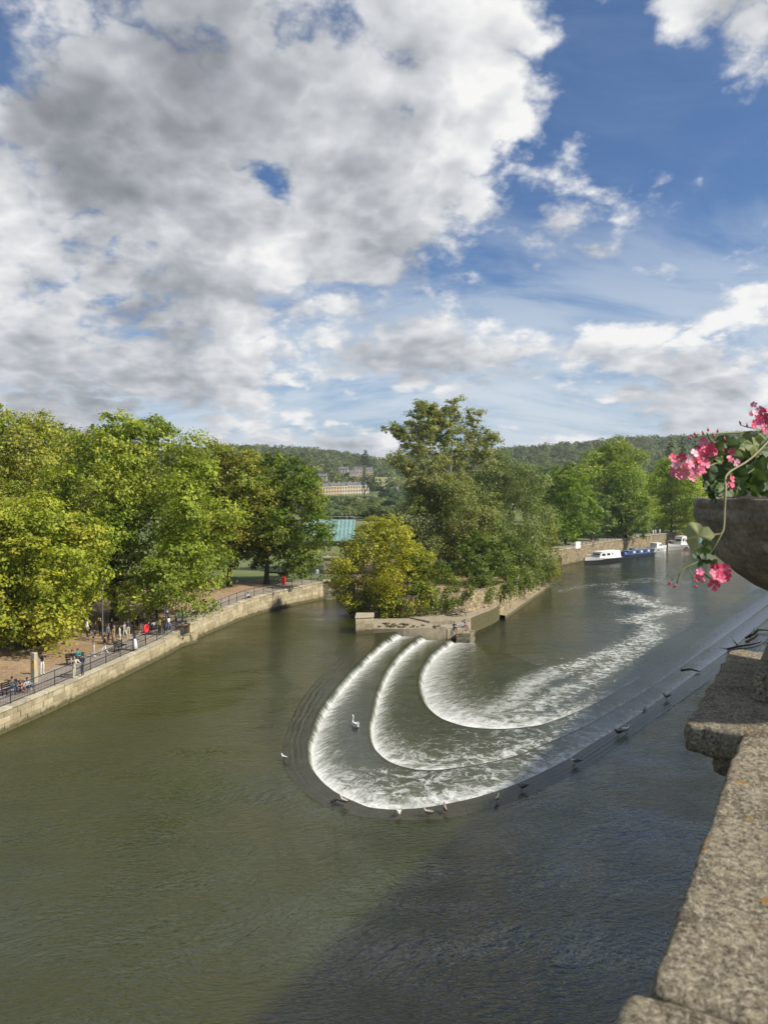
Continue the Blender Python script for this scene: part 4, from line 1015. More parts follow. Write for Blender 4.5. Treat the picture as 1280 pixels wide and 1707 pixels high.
for k, (x, y, tp_, bt_, ps) in enumerate(((146, 1062, C_WHT, C_BLK, 'stand'), (152, 1068, C_BLK, C_GRY, 'walk'), (168, 1060, (.10, .05, .04), C_BLK, 'stand'), (187, 1060, C_BLK, C_BLK, 'stand'), (214, 1062, (.03, .03, .05), C_CRM, 'stand'), (229, 1050, C_BLK, C_BLK, 'stand'), (240, 1046, (.20, .20, .22), C_BLK, 'stand'), (262, 1040, C_BLK, C_NAVY, 'walk'), (96, 1071, (.14, .15, .12), C_BLK, 'stand'), (46, 1070, C_BLK, C_GRY, 'stand'))):
    lab_ = ('person in white top deep in the shade between the two near trees', 'person in black walking in the shade left of the lamp pole', 'person in maroon just left of the lamp pole', 'person in black behind the brown dress', 'person in navy top and cream trousers right of the white outfit', 'person in black behind the red lifebuoy, left one', 'person in grey top behind the red lifebuoy, right one', 'person in black walking behind the riverside bench', 'person in olive grey right of the dark jacket under the yellow-green tree', 'person in black leftmost in the shade of the yellow-green tree')[k]
    pp(lab_, x, y, R(30 * k), ps, tp_, bt_, hair=k % 3)
def isp(label, xy, z, face, top, bot, **kw): return person(label, (xy[0], xy[1], z), face, 'sit', top, bot, group='people sitting at the island edge', **kw)
isp('person in navy sitting apart at the island edge', (8.15, 89.05), -.22, R(-70), C_NAVY, C_BLK, sleeves=False)
isp('person in a light blue shirt sitting at the island edge', (9.15, 89.75), -.22, R(-35), (.30, .42, .66), (.30, .10, .09), sleeves=True)
isp('person in dark shirt sitting at the right of the island edge', (9.45, 90.55), -.22, R(-25), (.03, .035, .06), (.35, .16, .10), sleeves=False)
def fp(label, x, y, top, bot, **kw):
    p = P(x, y, 2.12); return person(label, p, R(-60), 'stand', top, bot, group='people on the far bank', scale=1.12, **kw)
fp('person in white, left of the white-clad group on the far bank', 1088, 893, C_WHT, C_WHT)
fp('person in white, middle of the white-clad group on the far bank', 1092, 892.4, C_WHT, (.55, .55, .52))
fp('person in white, right of the white-clad group on the far bank', 1099, 891.5, C_WHT, C_WHT)
fp('person in dark clothes left of the white-clad group', 1071, 896, C_BLK, C_BLK)
fp('person in tan clothes above the black and white boat', 988, 911.5, (.40, .26, .19), (.22, .16, .12))

# ------------------------------------------------------------------ railings
def railing(label, line, spacing, h, balust=None, mt='iron', off_=.35, r_=.028, zoff=.04):
    line = offset(np.array(line), off_); s = np.concatenate([[0], np.cumsum(np.linalg.norm(np.diff(line, axis=0), axis=1))])
    n = max(2, int(round(s[-1] / spacing)) + 1); u = np.linspace(0, s[-1], n); p = np.stack([np.interp(u, s, line[:, k]) for k in (0, 1)], 1)
    b = Vector((p[0][0], p[0][1], hz(*p[0]) + zoff)); root = empty('railing', b); tag(root, label, 'railing')
    pm = MB(); pm.tube([(0, 0, -.05), (0, 0, h + .04)], r_ * 1.25, 6); pm = pm.mesh('post', M[mt], True)
    pts = [Vector((q[0], q[1], hz(*q) + zoff)) - b for q in p]
    for q in pts: link('post', pm, root).location = q
    for hh, rr in ((h, r_), (h * .52, r_ * .8)) + (((h * .08, r_ * .7),) if balust else ()):
        mb = MB(); mb.tube([q + Vector((0, 0, hh)) for q in pts], rr, 6); mb.build('rail', M[mt], root, True)
    if balust:
        mb = MB(); bars = 0
        for i in range(len(pts) - 1):
            if i * spacing > balust: break
            for k in range(1, 14):
                q = pts[i].lerp(pts[i + 1], k / 14); mb.tube([q + Vector((0, 0, h * .08)), q + Vector((0, 0, h * .98))], .009, 4, False); bars += 1
        tag(mb.build('bars', M[mt], root), kind='stuff')
    return root
railing('black iron railing with thin bars along the near left bank', lw[i0:], 2.35, 1.1, 38)
railing('black iron railing along the curved wall toward the sluice', lw2, 2.2, 1.1)
railing('black railing on top of the far-bank wall above the boats', fbw[6:], 3.2, 1.15, r_=.04)
railing('dark railing over the sluice channel', resample(np.array([lw2[-1], (-4.0, 111.6)]), 6), 1.3, 1.15)

# ------------------------------------------------------------------ bank furniture
p = gp(58, 1137); sg = empty('notice_pillar', p, R(-25)); tag(sg, 'grey stone notice pillar with a yellow panel beside the seated trio', 'pillar')
mb = MB(); mb.box((0, 0, 1.05), (.42, .34, 2.3), taper=.97); mb.build('pillar_body', M['coping'], sg, False, .02)
mb = MB(); mb.box((.14, -.19, 1.35), (.20, .04, .75)); mb.build('yellow_panel', plain('yellow_panel', (.70, .38, .02), .5), sg, False, .008)
mb = MB(); mb.box((.14, -.215, 1.55), (.12, .012, .2)); mb.build('green_panel', plain('green_panel', (.05, .25, .06), .5), sg)
def bench(label, xyz, rz, mt='black', group=None):
    b = empty('bench', xyz, rz); tag(b, label, 'bench', group)
    for k in range(4): MB().box((0, -.16 + .115 * k, .45), (1.5, .095, .035)).build('seat_slat', M[mt], b, False, .006)
    for k in range(3): MB().box((0, .27 + .02 * k, .58 + .13 * k), (1.5, .03, .10), rx=-.15).build('back_slat', M[mt], b, False, .006)
    for s in (-.62, .62):
        MB().box((s, -.16, .215), (.05, .05, .43)).build('leg', M['iron'], b); MB().box((s, .27, .42), (.05, .05, .86), rx=-.05).build('leg', M['iron'], b)
    return b
q = gp(202, 1085); bench('empty dark bench at the railing left of the striped skirt', (q.x, q.y, q.z), RIV + R(95))
q = gp(253, 1057); bench('bench with two people seated under the big green tree', (q.x, q.y, q.z), R(240))
q = gp(21, 1157); bench('bench under the seated person at the far left', (q.x, q.y, q.z), R(70))
q = gp(126, 1107.5); bench('bench behind the couple at the railing', (q.x, q.y, q.z), R(30))
def lamp_post(label, xyz, h):
    b = empty('lamp_post', xyz); tag(b, label, 'lamp post')
    MB().lathe([(.10, 0), (.10, .5), (.055, .6), (.05, h * .9), (.045, h)], n=10).build('pole', M['grey_metal'], b, True)
    MB().lathe([(.03, h), (.13, h + .08), (.16, h + .35), (.05, h + .48), (.001, h + .52)], n=10).build('lantern', M['glass'], b, True)
lamp_post('grey lamp pole beside the trunk above the crowd', gp(172, 1065), 5.2)
lamp_post('grey lamp post right of the crowd at the railing', gp(294, 1033), 5.0)
# lifebuoy in its red housing
p = gp(243, 1068); lb_ = empty('lifebuoy_station', p, RIV + R(90)); tag(lb_, 'red lifebuoy on a post at the left-bank railing', 'lifebuoy')
MB().tube([(0, 0, 0), (0, 0, 1.5)], .035, 8).build('post', M['iron'], lb_, True)
ring = [(math.cos(a) * .33, -.07, 1.15 + math.sin(a) * .33) for a in np.linspace(0, 6.2832, 25)]
MB().tube(ring, .085, 8, False).build('ring', M['red'], lb_, True)
MB().box((0, -.02, 1.15), (.62, .05, .62)).build('backboard', M['red'], lb_, False, .02)
p = gp(473, 988); rb = empty('red_box_post', p, RIV); tag(rb, 'red box on a post at the railing near the sluice', 'sign')
MB().tube([(0, 0, 0), (0, 0, 1.3)], .04, 8).build('post', M['iron'], rb, True); MB().box((0, 0, 1.6), (.5, .3, 1.0)).build('box', M['red'], rb, False, .04)
# bicycle and rider
p = gp(467, 968); bk = empty('bicycle', p, R(20)); tag(bk, 'bicycle ridden past the trees near the sluice', 'bicycle')
for s in (-.5, .5):
    MB().tube([(s + math.cos(a) * .33, 0, .34 + math.sin(a) * .33) for a in np.linspace(0, 6.2832, 21)], .022, 6, False).build('wheel', M['black'], bk, True)
mb = MB(); F_ = {'bb': (-.05, 0, .3), 'st': (-.2, 0, .85), 'hd': (.35, 0, .85), 'ra': (-.5, 0, .34), 'fa': (.5, 0, .34)}
for a, b in (('bb', 'st'), ('bb', 'hd'), ('st', 'hd'), ('bb', 'ra'), ('st', 'ra'), ('hd', 'fa')): mb.tube([F_[a], F_[b]], .018, 6)
mb.build('frame', M['iron'], bk, True)
MB().box((-.22, 0, .92), (.26, .14, .05)).build('saddle', M['black'], bk, False, .015); MB().tube([(.32, -.25, 1.02), (.36, 0, 1.0), (.32, .25, 1.02)], .014, 6).build('handlebar', M['iron'], bk, True)
o = person('cyclist in a white top riding past the trees', (p.x - .22 * math.cos(R(20)), p.y - .22 * math.sin(R(20)), p.z + .93), R(20), 'sit', C_WHT, C_BLK, group=G1)

# picnic table on the quay
p = P(764, 1026, .22); pt = empty('picnic_table', p, R(25)); tag(pt, 'dark wooden picnic table on the island quay', 'picnic table')
for k in range(5): MB().box((0, -.28 + .14 * k, .74), (1.8, .125, .04)).build('top_plank', M['wood'], pt, False, .006)
for s in (-1, 1):
    for k in range(2): MB().box((0, s * (.68 + .13 * k), .45), (1.8, .115, .04)).build('seat_plank', M['wood'], pt, False, .006)
    for e in (-.65, .65): MB().tube([(e, s * .75, 0), (e, s * .22, .72)], .05, 4).build('leg', M['wood'], pt)
for e in (-.65, .65): MB().box((e, 0, .40), (.06, 1.6, .09)).build('cross_bar', M['wood'], pt)

rbl = random.Random(3)
for k in range(26):
    x = rbl.uniform(-.8, 6.6); y = 87.6 + .12 * max(0, x - 2) + rbl.uniform(0, 2.6) * (1 if k % 3 else .2)
    o = link('rubble_stone', rbl.choice(STONES), bpy.data.objects['island_quay']); r = rbl.uniform(.18, .5)
    o.location = (x - 9, y - 94, 2.10 + r * .18); o.rotation_euler = (rbl.uniform(-.2, .2), rbl.uniform(-.2, .2), rbl.uniform(0, 3)); o.scale = (r, r * rbl.uniform(.6, 1), r * .5)
# sluice house and footbridge
sh = empty('sluice_house', (-6.5, 124, 2.6), R(4)); tag(sh, 'low pale stone sluice house with a sloping parapet beyond the channel', 'building')
MB().box((0, 0, 1.2), (6.5, 4, 2.4)).build('wall', M['coping'], sh, False, .03)
MB().box((0, -2.05, .95), (1.0, .1, 1.9)).build('door', M['black'], sh); MB().box((0, 0, 2.5), (6.9, 4.4, .22)).build('roof', M['coping'], sh, False, .03)
MB().box((2.0, -2.05, 1.5), (.8, .08, .6)).build('window', M['glass'], sh)
# teal-roofed sports stand beyond the trees
st_ = empty('sports_stand', Q(556, 905, 190)); st_.location.z = 2.6; tag(st_, 'stand with a pale teal sloping roof between the dark tree and the yellow shrub', 'building')
TEAL = plain('teal_roof', (.13, .27, .25), .5, var=.3, scale=.8)
zr0 = Q(556, 900, 190).z - 2.6; zr1 = Q(556, 868, 190).z - 2.6
mb = MB(); mb.add([(-7, -3, zr0), (5, -3, zr0), (5, 8, zr1), (-7, 8, zr1), (-7, -3, zr0 - .2), (5, -3, zr0 - .2), (5, 8, zr1 - .2), (-7, 8, zr1 - .2)], [(0, 1, 2, 3), (7, 6, 5, 4), (0, 4, 5, 1), (1, 5, 6, 2), (2, 6, 7, 3), (3, 7, 4, 0)]); rf = mb.build('roof', TEAL, st_)
for k in range(13): MB().box((-7 + k, 2.5, (zr0 + zr1) / 2 + .06), (.08, 11.2, .1), rx=math.atan2(zr1 - zr0, 11)).build('roof_rib', M['white'], rf)
MB().box((-1, 3, zr0 / 2 - .3), (11.6, 10, zr0)).build('wall', M['quay'], st_)
for k in range(7): MB().tube([(-6.8 + k * 1.94, 8, zr1), (-6.8 + k * 1.94, 8, zr1 + .7)], .03, 5).build('post', M['white'], st_)
MB().tube([(-6.9, 8, zr1 + .7), (4.9, 8, zr1 + .7)], .035, 5).build('rail', M['white'], st_)
# white notice on the far-bank railing
p = P(963, 916, 2.2); nb = empty('notice_board', p, R(40)); tag(nb, 'small plain white notice on the far-bank railing', 'sign')
MB().box((0, 0, 1.0), (1.9, .06, 1.6)).build('board', M['white'], nb, False, .02)
for s in (-.7, .7): MB().tube([(s, .05, -.4), (s, .05, 1.5)], .04, 5).build('post', M['iron'], nb)

# ------------------------------------------------------------------ houses on the hill
BATH = [plain('bath_stone', c, .9, var=.12, scale=.4) for c in ((.52, .38, .20), (.56, .45, .28), (.46, .36, .22), (.60, .50, .36))]
SLATE = plain('slate_roof', (.13, .135, .15), .7, var=.2, scale=1.0)
RUST = plain('rust_brick', (.40, .22, .15), .9, var=.15, scale=.6)
def house(name, label, xyz, rz, w, dp, h, wm, cols, rows, group=None, roof_h=2.6, tint=None):
    b = empty(name, xyz, rz); tag(b, label, 'house', group)
    MB().box((0, 0, h / 2 - 2), (w, dp, h + 4)).build('wall', wm, b)
    mb = MB(); mb.add([(-w / 2 - .2, -dp / 2 - .3, h), (w / 2 + .2, -dp / 2 - .3, h), (w / 2 + .2, dp / 2 + .3, h), (-w / 2 - .2, dp / 2 + .3, h), (-w / 2 - .2, 0, h + roof_h), (w / 2 + .2, 0, h + roof_h)], [(0, 1, 5, 4), (2, 3, 4, 5), (0, 4, 3), (1, 2, 5), (3, 2, 1, 0)])
    rf = mb.build('roof', SLATE, b); MB().box((w / 2 - .5, .3, h + roof_h * .8), (1.0, .8, 2.6)).build('chimney', wm, rf)
    for r in range(rows):
        for c in range(cols):
            x = -w / 2 + w * (c + .5) / cols; z = .9 + (h - .6) * r / rows + .9
            f = MB().box((x, -dp / 2 - .04, z), (1.35, .12, 2.05)).build('window', M['white'], b); MB().box((x, -dp / 2 - .09, z), (1.05, .10, 1.75)).build('pane', M['glass'], f)
    return b
TG = 'terrace of stone houses on the hillside'
ords = ('left end', 'second from the left', 'third from the left', 'fourth from the left', 'fifth from the left', 'fifth from the right', 'fourth from the right', 'third from the right', 'second from the right', 'right end')
d_ = TERR_B - TERR_A; rzt = math.atan2(d_.y, d_.x); wd = d_.length / 10
for k in range(10):
    c = TERR_A + d_ * ((k + .5) / 10)
    house('terrace_house', 'honey stone terraced house on the far slope, ' + ords[k], (c.x, c.y, c.z + k * .05), rzt, wd - .05, 10, 10.2 + (.4 if k % 3 == 0 else 0), BATH[(0, 0, 2, 0, 0, 3, 1, 1, 3, 3)[k]], 2, 3, TG)
HG = 'villas above the terrace'
for (lab, x, y, Y, w, h, m_) in VILLAS:
    q = Q(x, y, Y); house('villa', lab, q, R(random.uniform(-8, 14)), w, 9, h, BATH[m_], 3, 2, HG, 2.8)
# open meadow on the slope
mq = [Q(592, 813, 760), Q(756, 812, 775), Q(750, 795, 850), Q(612, 797, 850)]
mb = MB(); mb.add([tuple(v + Vector((0, 0, 1.0))) for v in mq], [(0, 1, 2, 3)])
tag(mb.build('meadow', plain('dry_meadow', (.24, .235, .085), .95, var=.2, scale=.05, world_co=True)), kind='structure')

# ------------------------------------------------------------------ boats
def loft(sections, closed_ends=True):
    mb = MB(); n = len(sections[0]); V = [p for s in sections for p in s]; Fc = []
    for i in range(len(sections) - 1):
        for k in range(n - 1): Fc.append((i * n + k, i * n + k + 1, (i + 1) * n + k + 1, (i + 1) * n + k))
        Fc.append((i * n, (i + 1) * n, (i + 1) * n + n - 1, i * n + n - 1))          # deck
    Fc.append(tuple(range(n - 1, -1, -1)))
    mb.add(V, Fc); return mb
def hull(L, B, fb_, sheer, bottom=-.45, z_lo=None, z_hi=None, blunt=.35, grow=0.0):
    secs = []
    for i in range(13):
        f = i / 12; x = -L / 2 + L * f
        w = B / 2 * (1 - max(0, (f - blunt) / (1 - blunt)) ** 2.2 * .96) * (.90 + .10 * min(1, f * 5)) + grow
        zt = fb_ + sheer * max(0, f - .3) ** 2 / .49
        lo = bottom if z_lo is None else z_lo; hi = zt if z_hi is None else min(zt, z_hi) if z_hi > 0 else zt
        def row(s):
            return [(x, s * w * (.55 + .45 * (z - bottom) / (fb_ - bottom)), z) for z in np.linspace(hi, lo, 4)]
        rr = row(-1); secs.append(rr + row(1)[::-1])
    return loft(secs)
def boat_root(name, label, x, y, rz): b = empty(name, P(x, y, ZL), rz); tag(b, label, 'boat', 'boats moored at the far bank'); return b
BA = math.atan2(bank_far[3][1] - bank_far[0][1], bank_far[3][0] - bank_far[0][0])
def cruiser(label, x, y, rz, L, B, hullc, topc, cab=(.0, .6), ch=1.25, s_=1.0):
    b = boat_root('cabin_cruiser', label, x, y, rz); hm = cloth(hullc); tm = cloth(topc)
    hull(L, B, .95 * s_, .45 * s_).build('hull', hm, b, False)
    hull(L, B, 1.02 * s_, .45 * s_, z_lo=.78 * s_, grow=.035).build('topsides', tm, b, False)
    x0, x1 = -L / 2 + L * cab[0], -L / 2 + L * cab[1]; w = B * .40; z0c = .98 * s_; h = ch * s_
    mb = MB(); V = []
    for (xx, ww, zz_) in ((x0, w, z0c), (x1 + .9, w * .85, z0c), (x1, w * .78, z0c + h), (x0 + .15, w * .9, z0c + h)):
        V += [(xx, -ww, zz_), (xx, ww, zz_)]
    mb.add(V, [(0, 1, 3, 2), (2, 3, 5, 4), (4, 5, 7, 6), (6, 7, 1, 0), (0, 2, 4, 6), (7, 5, 3, 1)]); mb.build('cabin', tm, b, False, .05)
    nw = 4
    for k in range(nw):
        xx = x0 + (x1 - x0) * (k + .55) / nw
        for sd in (-1, 1): MB().box((xx, sd * (w * .865), z0c + h * .60), ((x1 - x0) / nw * .62, .06, h * .36), rx=sd * .07).build('window', M['glass'], b)
    MB().box((x1 + .46, 0, z0c + h * .56), (.05, w * 1.25, h * .5), ry=-.62).build('windscreen', M['glass'], b)
    MB().box(((x0 + x1) / 2, 0, z0c + h + .05), (x1 - x0, w * 1.75, .08)).build('roof', tm, b, False, .03)
    MB().tube([(x1 + 1.0, -B * .36, 1.1 * s_), (x1 + 1.0, -B * .36, 1.7 * s_), (L * .44, -.1, 2.05 * s_), (L * .44, .1, 2.05 * s_), (x1 + 1.0, B * .36, 1.7 * s_), (x1 + 1.0, B * .36, 1.1 * s_)], .025, 5).build('bow_rail', M['white'], b, True)
    for k in range(3): MB().lathe([(.02, -.3), (.11, -.22), (.11, .22), (.02, .3)], (-L * .3 + k * L * .25, -B * .52, .55 * s_), 8).build('fender', M['white' if k % 2 else 'black'], b, True)
    return b
cruiser('black-hulled cabin cruiser with white cabin, nearest of the moored boats', 1001, 938, BA + math.pi - R(14), 13.0, 3.8, (.02, .02, .024), (.72, .71, .68), (.02, .62), 1.35, 1.15)
nbt = boat_root('narrowboat', 'long blue narrowboat moored behind the black-hulled cruiser', 1058, 928, BA + math.pi - R(12))
BLUE = cloth((.045, .085, .21)); hull(17, 2.6, .75, .3, blunt=.75).build('hull', cloth((.025, .035, .06)), nbt)
MB().box((-.6, 0, 1.25), (11.5, 1.85, 1.15), taper=.94).build('cabin', BLUE, nbt, False, .05); MB().box((-.6, 0, 1.86), (11.7, 1.85, .07)).build('roof', cloth((.14, .18, .26)), nbt)
for k in range(6):
    for sd in (-1, 1): MB().box((-5.2 + k * 1.8, sd * .93, 1.38), (.95, .07, .55), rx=sd * .05).build('window', cloth((.55, .58, .58)) if k % 2 == 0 else M['glass'], nbt)
MB().box((1.5, 0, 2.1), (1.6, .9, .42)).build('roof_box', cloth((.05, .08, .16)), nbt, False, .04); MB().box((5.6, 0, 1.15), (1.6, 1.7, .9), taper=.7).build('bow_cover', cloth((.07, .12, .28)), nbt, False, .05)
cruiser('small white cruiser with a low cabin in the middle of the moored row', 1097, 919.5, BA - R(14), 8.0, 2.9, (.70, .69, .66), (.70, .69, .66), (.15, .5), 1.2, 1.15)
cruiser('cream cruiser with a raised wheelhouse right of the small white one', 1127, 916, BA + math.pi - R(12), 10.5, 3.5, (.42, .38, .33), (.70, .68, .63), (.02, .38), 1.7, 1.4)
dg_ = boat_root('dinghy', 'brown dinghy tied beside the cream cruiser', 1143, 917, BA + math.pi); hull(3.6, 1.5, .5, .2).build('hull', cloth((.16, .08, .05)), dg_); MB().box((-.2, 0, .55), (.25, 1.2, .05)).build('thwart', M['wood'], dg_)
MB().box((-1.0, 0, .75), (.9, .9, .4)).build('cover', cloth((.15, .38, .66)), dg_, False, .06)
cruiser('dark green-topped boat at the right end of the moored row', 1158, 910, BA + math.pi, 9.5, 2.8, (.05, .07, .07), (.10, .20, .19), (.05, .5), 1.3, 1.0)

# ------------------------------------------------------------------ birds and driftwood
WHT = plain('white_feathers', (.72, .71, .68), .8, var=.1, scale=20); GRYF = plain('brown_grey_feathers', (.26, .23, .20), .85, var=.4, scale=30); DKF = plain('dark_feathers', (.06, .055, .05), .85, var=.3, scale=30)
BEAK = plain('orange_beak', (.55, .20, .03), .5)
def gull(label, xyz, rz, back, s=1.0, head=None, group='gulls standing on the weir'):
    b = empty('gull', xyz, rz); b.scale = (s, s, s); tag(b, label, 'gull', group)
    mb = MB(); mb.tube([(-.27, 0, .22), (-.18, 0, .20), (-.04, 0, .19), (.09, 0, .22), (.15, 0, .28), (.17, 0, .34), (.20, 0, .375), (.245, 0, .37)], [.02, .055, .088, .078, .052, .042, .045, .012], 9); mb.build('body', head or WHT, b, True)
    for sd in (-1, 1):
        mb = MB(); mb.tube([(.10, sd * .055, .24), (.0, sd * .085, .23), (-.16, sd * .06, .235), (-.36, sd * .02, .25)], [.02, .052, .042, .008], 7, sq=(1, .45)); w = mb.build('wing', back, b, True)
        MB().tube([(-.24, sd * .045, .245), (-.40, sd * .015, .255)], [.02, .004], 5).build('wing_tip', DKF, w, True)
        MB().tube([(.0, sd * .035, .13), (.01, sd * .035, 0), (.06, sd * .04, .005)], .008, 5).build('leg', BEAK, b)
    MB().tube([(.235, 0, .37), (.30, 0, .355)], [.014, .004], 6).build('beak', BEAK, b, True)
    return b
ZA = .02
for (lab, x, y, z, rz, bk_, s, hd) in (
    ('pale gull wading on the left edge of the weir apron', 474, 1268, ZA, 150, GRYF, 1.0, WHT), ('brown speckled gull on the debris at the weir bend', 573, 1342, ZA, 140, GRYF, 1.15, plain('buff', (.50, .45, .38), .9)),
    ('upright gull at the bottom of the horseshoe, left of the other two there', 665, 1362, ZA, 250, GRYF, 1.1, WHT), ('brown gull walking left at the bottom of the horseshoe', 713, 1361, ZA, 165, GRYF, 1.1, plain('buff', (.42, .37, .31), .9)),
    ('dark-winged gull leaning over the crest at the bottom of the horseshoe', 742, 1355, ZA, 100, DKF, 1.1, GRYF), ('gull right of the horseshoe bottom on the dark apron', 828, 1337, ZA, 60, DKF, 1.0, GRYF),
    ('gull preening on the dark apron of the right arm', 870, 1318, ZA, 200, DKF, 1.05, GRYF), ('white-headed gull on the right arm above the ridges', 957, 1275, ZA, 170, DKF, 1.15, WHT),
    ('white gull beside a dark one halfway along the right arm', 1043, 1222, ZA, 10, WHT, 1.3, WHT), ('dark gull halfway along the right arm', 1030, 1226, ZA, 190, DKF, 1.1, DKF),
    ('small gull at the crest far along the right arm', 1110, 1166, ZA, 200, GRYF, 1.25, GRYF)):
    gull(lab, P(x, y, z), R(rz), bk_, s, hd)
sw = empty('swan', P(592, 1211, Z2 + .0), R(118)); sw.scale = (.95,) * 3; tag(sw, 'white swan floating in the left step pool of the weir', 'swan')
MB().tube([(-.52, 0, .20), (-.42, 0, .14), (-.2, 0, .09), (.1, 0, .09), (.30, 0, .13), (.40, 0, .18)], [.02, .12, .20, .21, .15, .05], 12).build('body', WHT, sw, True)
MB().tube([(.30, 0, .14), (.42, 0, .26), (.40, 0, .42), (.33, 0, .56), (.34, 0, .68), (.42, 0, .73), (.48, 0, .70)], [.085, .06, .045, .04, .042, .052, .03], 9).build('neck', WHT, sw, True)
MB().tube([(.47, 0, .71), (.58, 0, .66)], [.025, .010], 7).build('beak', BEAK, sw, True)
for sd in (-1, 1): MB().tube([(.18, sd * .13, .20), (-.05, sd * .19, .24), (-.30, sd * .13, .26), (-.58, sd * .04, .28)], [.04, .11, .10, .015], 8, sq=(1, .5)).build('wing', WHT, sw, True)
def branch(label, pts, r, z=.04, twigs=3, seed=0):
    rg = random.Random(seed); pp_ = [P(x, y, z) for x, y in pts]; b = empty('driftwood', pp_[0]); tag(b, label, 'driftwood', 'driftwood caught on the weir')
    q = [p - pp_[0] + Vector((0, 0, r * .6 + rg.uniform(0, r))) for p in pp_]; MB().tube(q, [r * (1 - .6 * i / (len(q) - 1)) for i in range(len(q))], 6).build('stem', M['bark'], b, True)
    for k in range(twigs):
        i = rg.randrange(len(q)); L = (q[-1] - q[0]).length * rg.uniform(.12, .28); a = rg.uniform(0, 6.28)
        MB().tube([q[i], q[i] + Vector((math.cos(a) * L, math.sin(a) * L, L * rg.uniform(.1, .5)))], [r * .4, r * .12], 5).build('twig', M['bark'], b, True)
branch('small dark heap of sticks beside the brown gull at the weir bend', [(553, 1339), (562, 1336), (570, 1340)], .09, twigs=7, seed=1)
branch('dark log lying across the right arm, below the forked branch', [(1135, 1121), (1150, 1119), (1166, 1121)], .12, twigs=2, seed=2)
branch('short stick standing in the right arm between two gulls', [(1072, 1185), (1077, 1180)], .05, twigs=2, seed=3)
branch('long forked branch on the right arm near the parapet', [(1212, 1084), (1230, 1079), (1250, 1077), (1268, 1072)], .13, twigs=5, seed=4)
branch('upper branch on the right arm at the picture edge', [(1243, 1066), (1256, 1060), (1262, 1053), (1279, 1054)], .15, twigs=6, seed=5)
branch('short dark plank on the right arm beside the parapet', [(1213, 1100), (1228, 1100)], .10, twigs=0, seed=6)
branch('flat stick below the plank on the right arm', [(1201, 1110), (1216, 1112)], .08, twigs=1, seed=7)
# ------------------------------------------------------------------ the parapet in the foreground
m, gg, bs = mat('lichened_stone')
co = objco(gg); n1 = gg.noise(co, 9, 5, .6); n2 = gg.noise(co, 105, 6, .76); n3 = gg.noise(co, 34, 5, .66)
c = gg.mix(gg.ss(n3, .38, .62), (.42, .36, .24, 1), (.25, .21, .15, 1))
c = gg.mix(gg.m('MULTIPLY', gg.ss(n1, .50, .64), .55), c, (.13, .105, .065, 1))
c = gg.mix(gg.m('MULTIPLY', gg.ss(n2, .53, .64), .92), c, (.05, .05, .036, 1))
c = gg.mix(gg.m('MULTIPLY', gg.ss(n2, .50, .38), .85), c, (.68, .61, .46, 1))
sp1 = gg.n('ShaderNodeTexVoronoi', 'Distance', None, Vector=gg.v('ADD', co, gg.v('SCALE', gg.n('ShaderNodeTexNoise', 'Color', None, Vector=co, Scale=40.0), .03)), Scale=9.0)
pk = gg.n('ShaderNodeSeparateColor', 0, None, Color=gg.n('ShaderNodeTexVoronoi', 'Color', None, Vector=co, Scale=9.0))
wl = gg.m('MULTIPLY', gg.ss(sp1, .22, .10), gg.ss(pk, .50, .54)); c = gg.mix(gg.m('MULTIPLY', wl, gg.ss(n3, .36, .52)), c, (.50, .50, .47, 1))
sp2 = gg.n('ShaderNodeTexVoronoi', 'Distance', None, Vector=gg.v('ADD', gg.v('ADD', co, (3.1, 1.7, .4)), gg.v('SCALE', gg.n('ShaderNodeTexNoise', 'Color', None, Vector=co, Scale=50.0), .04)), Scale=13.0)
ol_ = gg.m('MULTIPLY', gg.ss(sp2, .20, .08), gg.ss(n1, .44, .52)); c = gg.mix(gg.m('MULTIPLY', ol_, .85), c, (.45, .25, .03, 1))
gg.put(bs.inputs['Base Color'], c); bs.inputs['Roughness'].default_value = .95; bs.inputs['Specular IOR Level'].default_value = .15
bump(gg, bs, gg.m('ADD', gg.m('MULTIPLY', n2, .8), n3), 1.0, .02)
M['lichen'] = m
m, gg, bs = mat('dark_weathered_stone')
co = objco(gg); n1 = gg.noise(co, 6, 5, .6); n2 = gg.noise(co, 60, 5, .7)
c = gg.mix(gg.ss(n1, .35, .65), (.34, .30, .225, 1), (.17, .15, .115, 1)); c = gg.v('SCALE', c, gg.lin(n2, .25, .75, .55, 1.5))
sp1 = gg.n('ShaderNodeTexVoronoi', 'Distance', None, Vector=gg.v('ADD', co, gg.v('SCALE', gg.n('ShaderNodeTexNoise', 'Color', None, Vector=co, Scale=30.0), .05)), Scale=11.0)
c = gg.mix(gg.m('MULTIPLY', gg.ss(sp1, .26, .12), gg.ss(n1, .48, .6)), c, (.36, .34, .29, 1))
gg.put(bs.inputs['Base Color'], c); bs.inputs['Roughness'].default_value = .95; bs.inputs['Specular IOR Level'].default_value = .15
bump(gg, bs, gg.m('ADD', n2, gg.m('MULTIPLY', n1, .5)), 1.0, .012)
M['urnstone'] = m

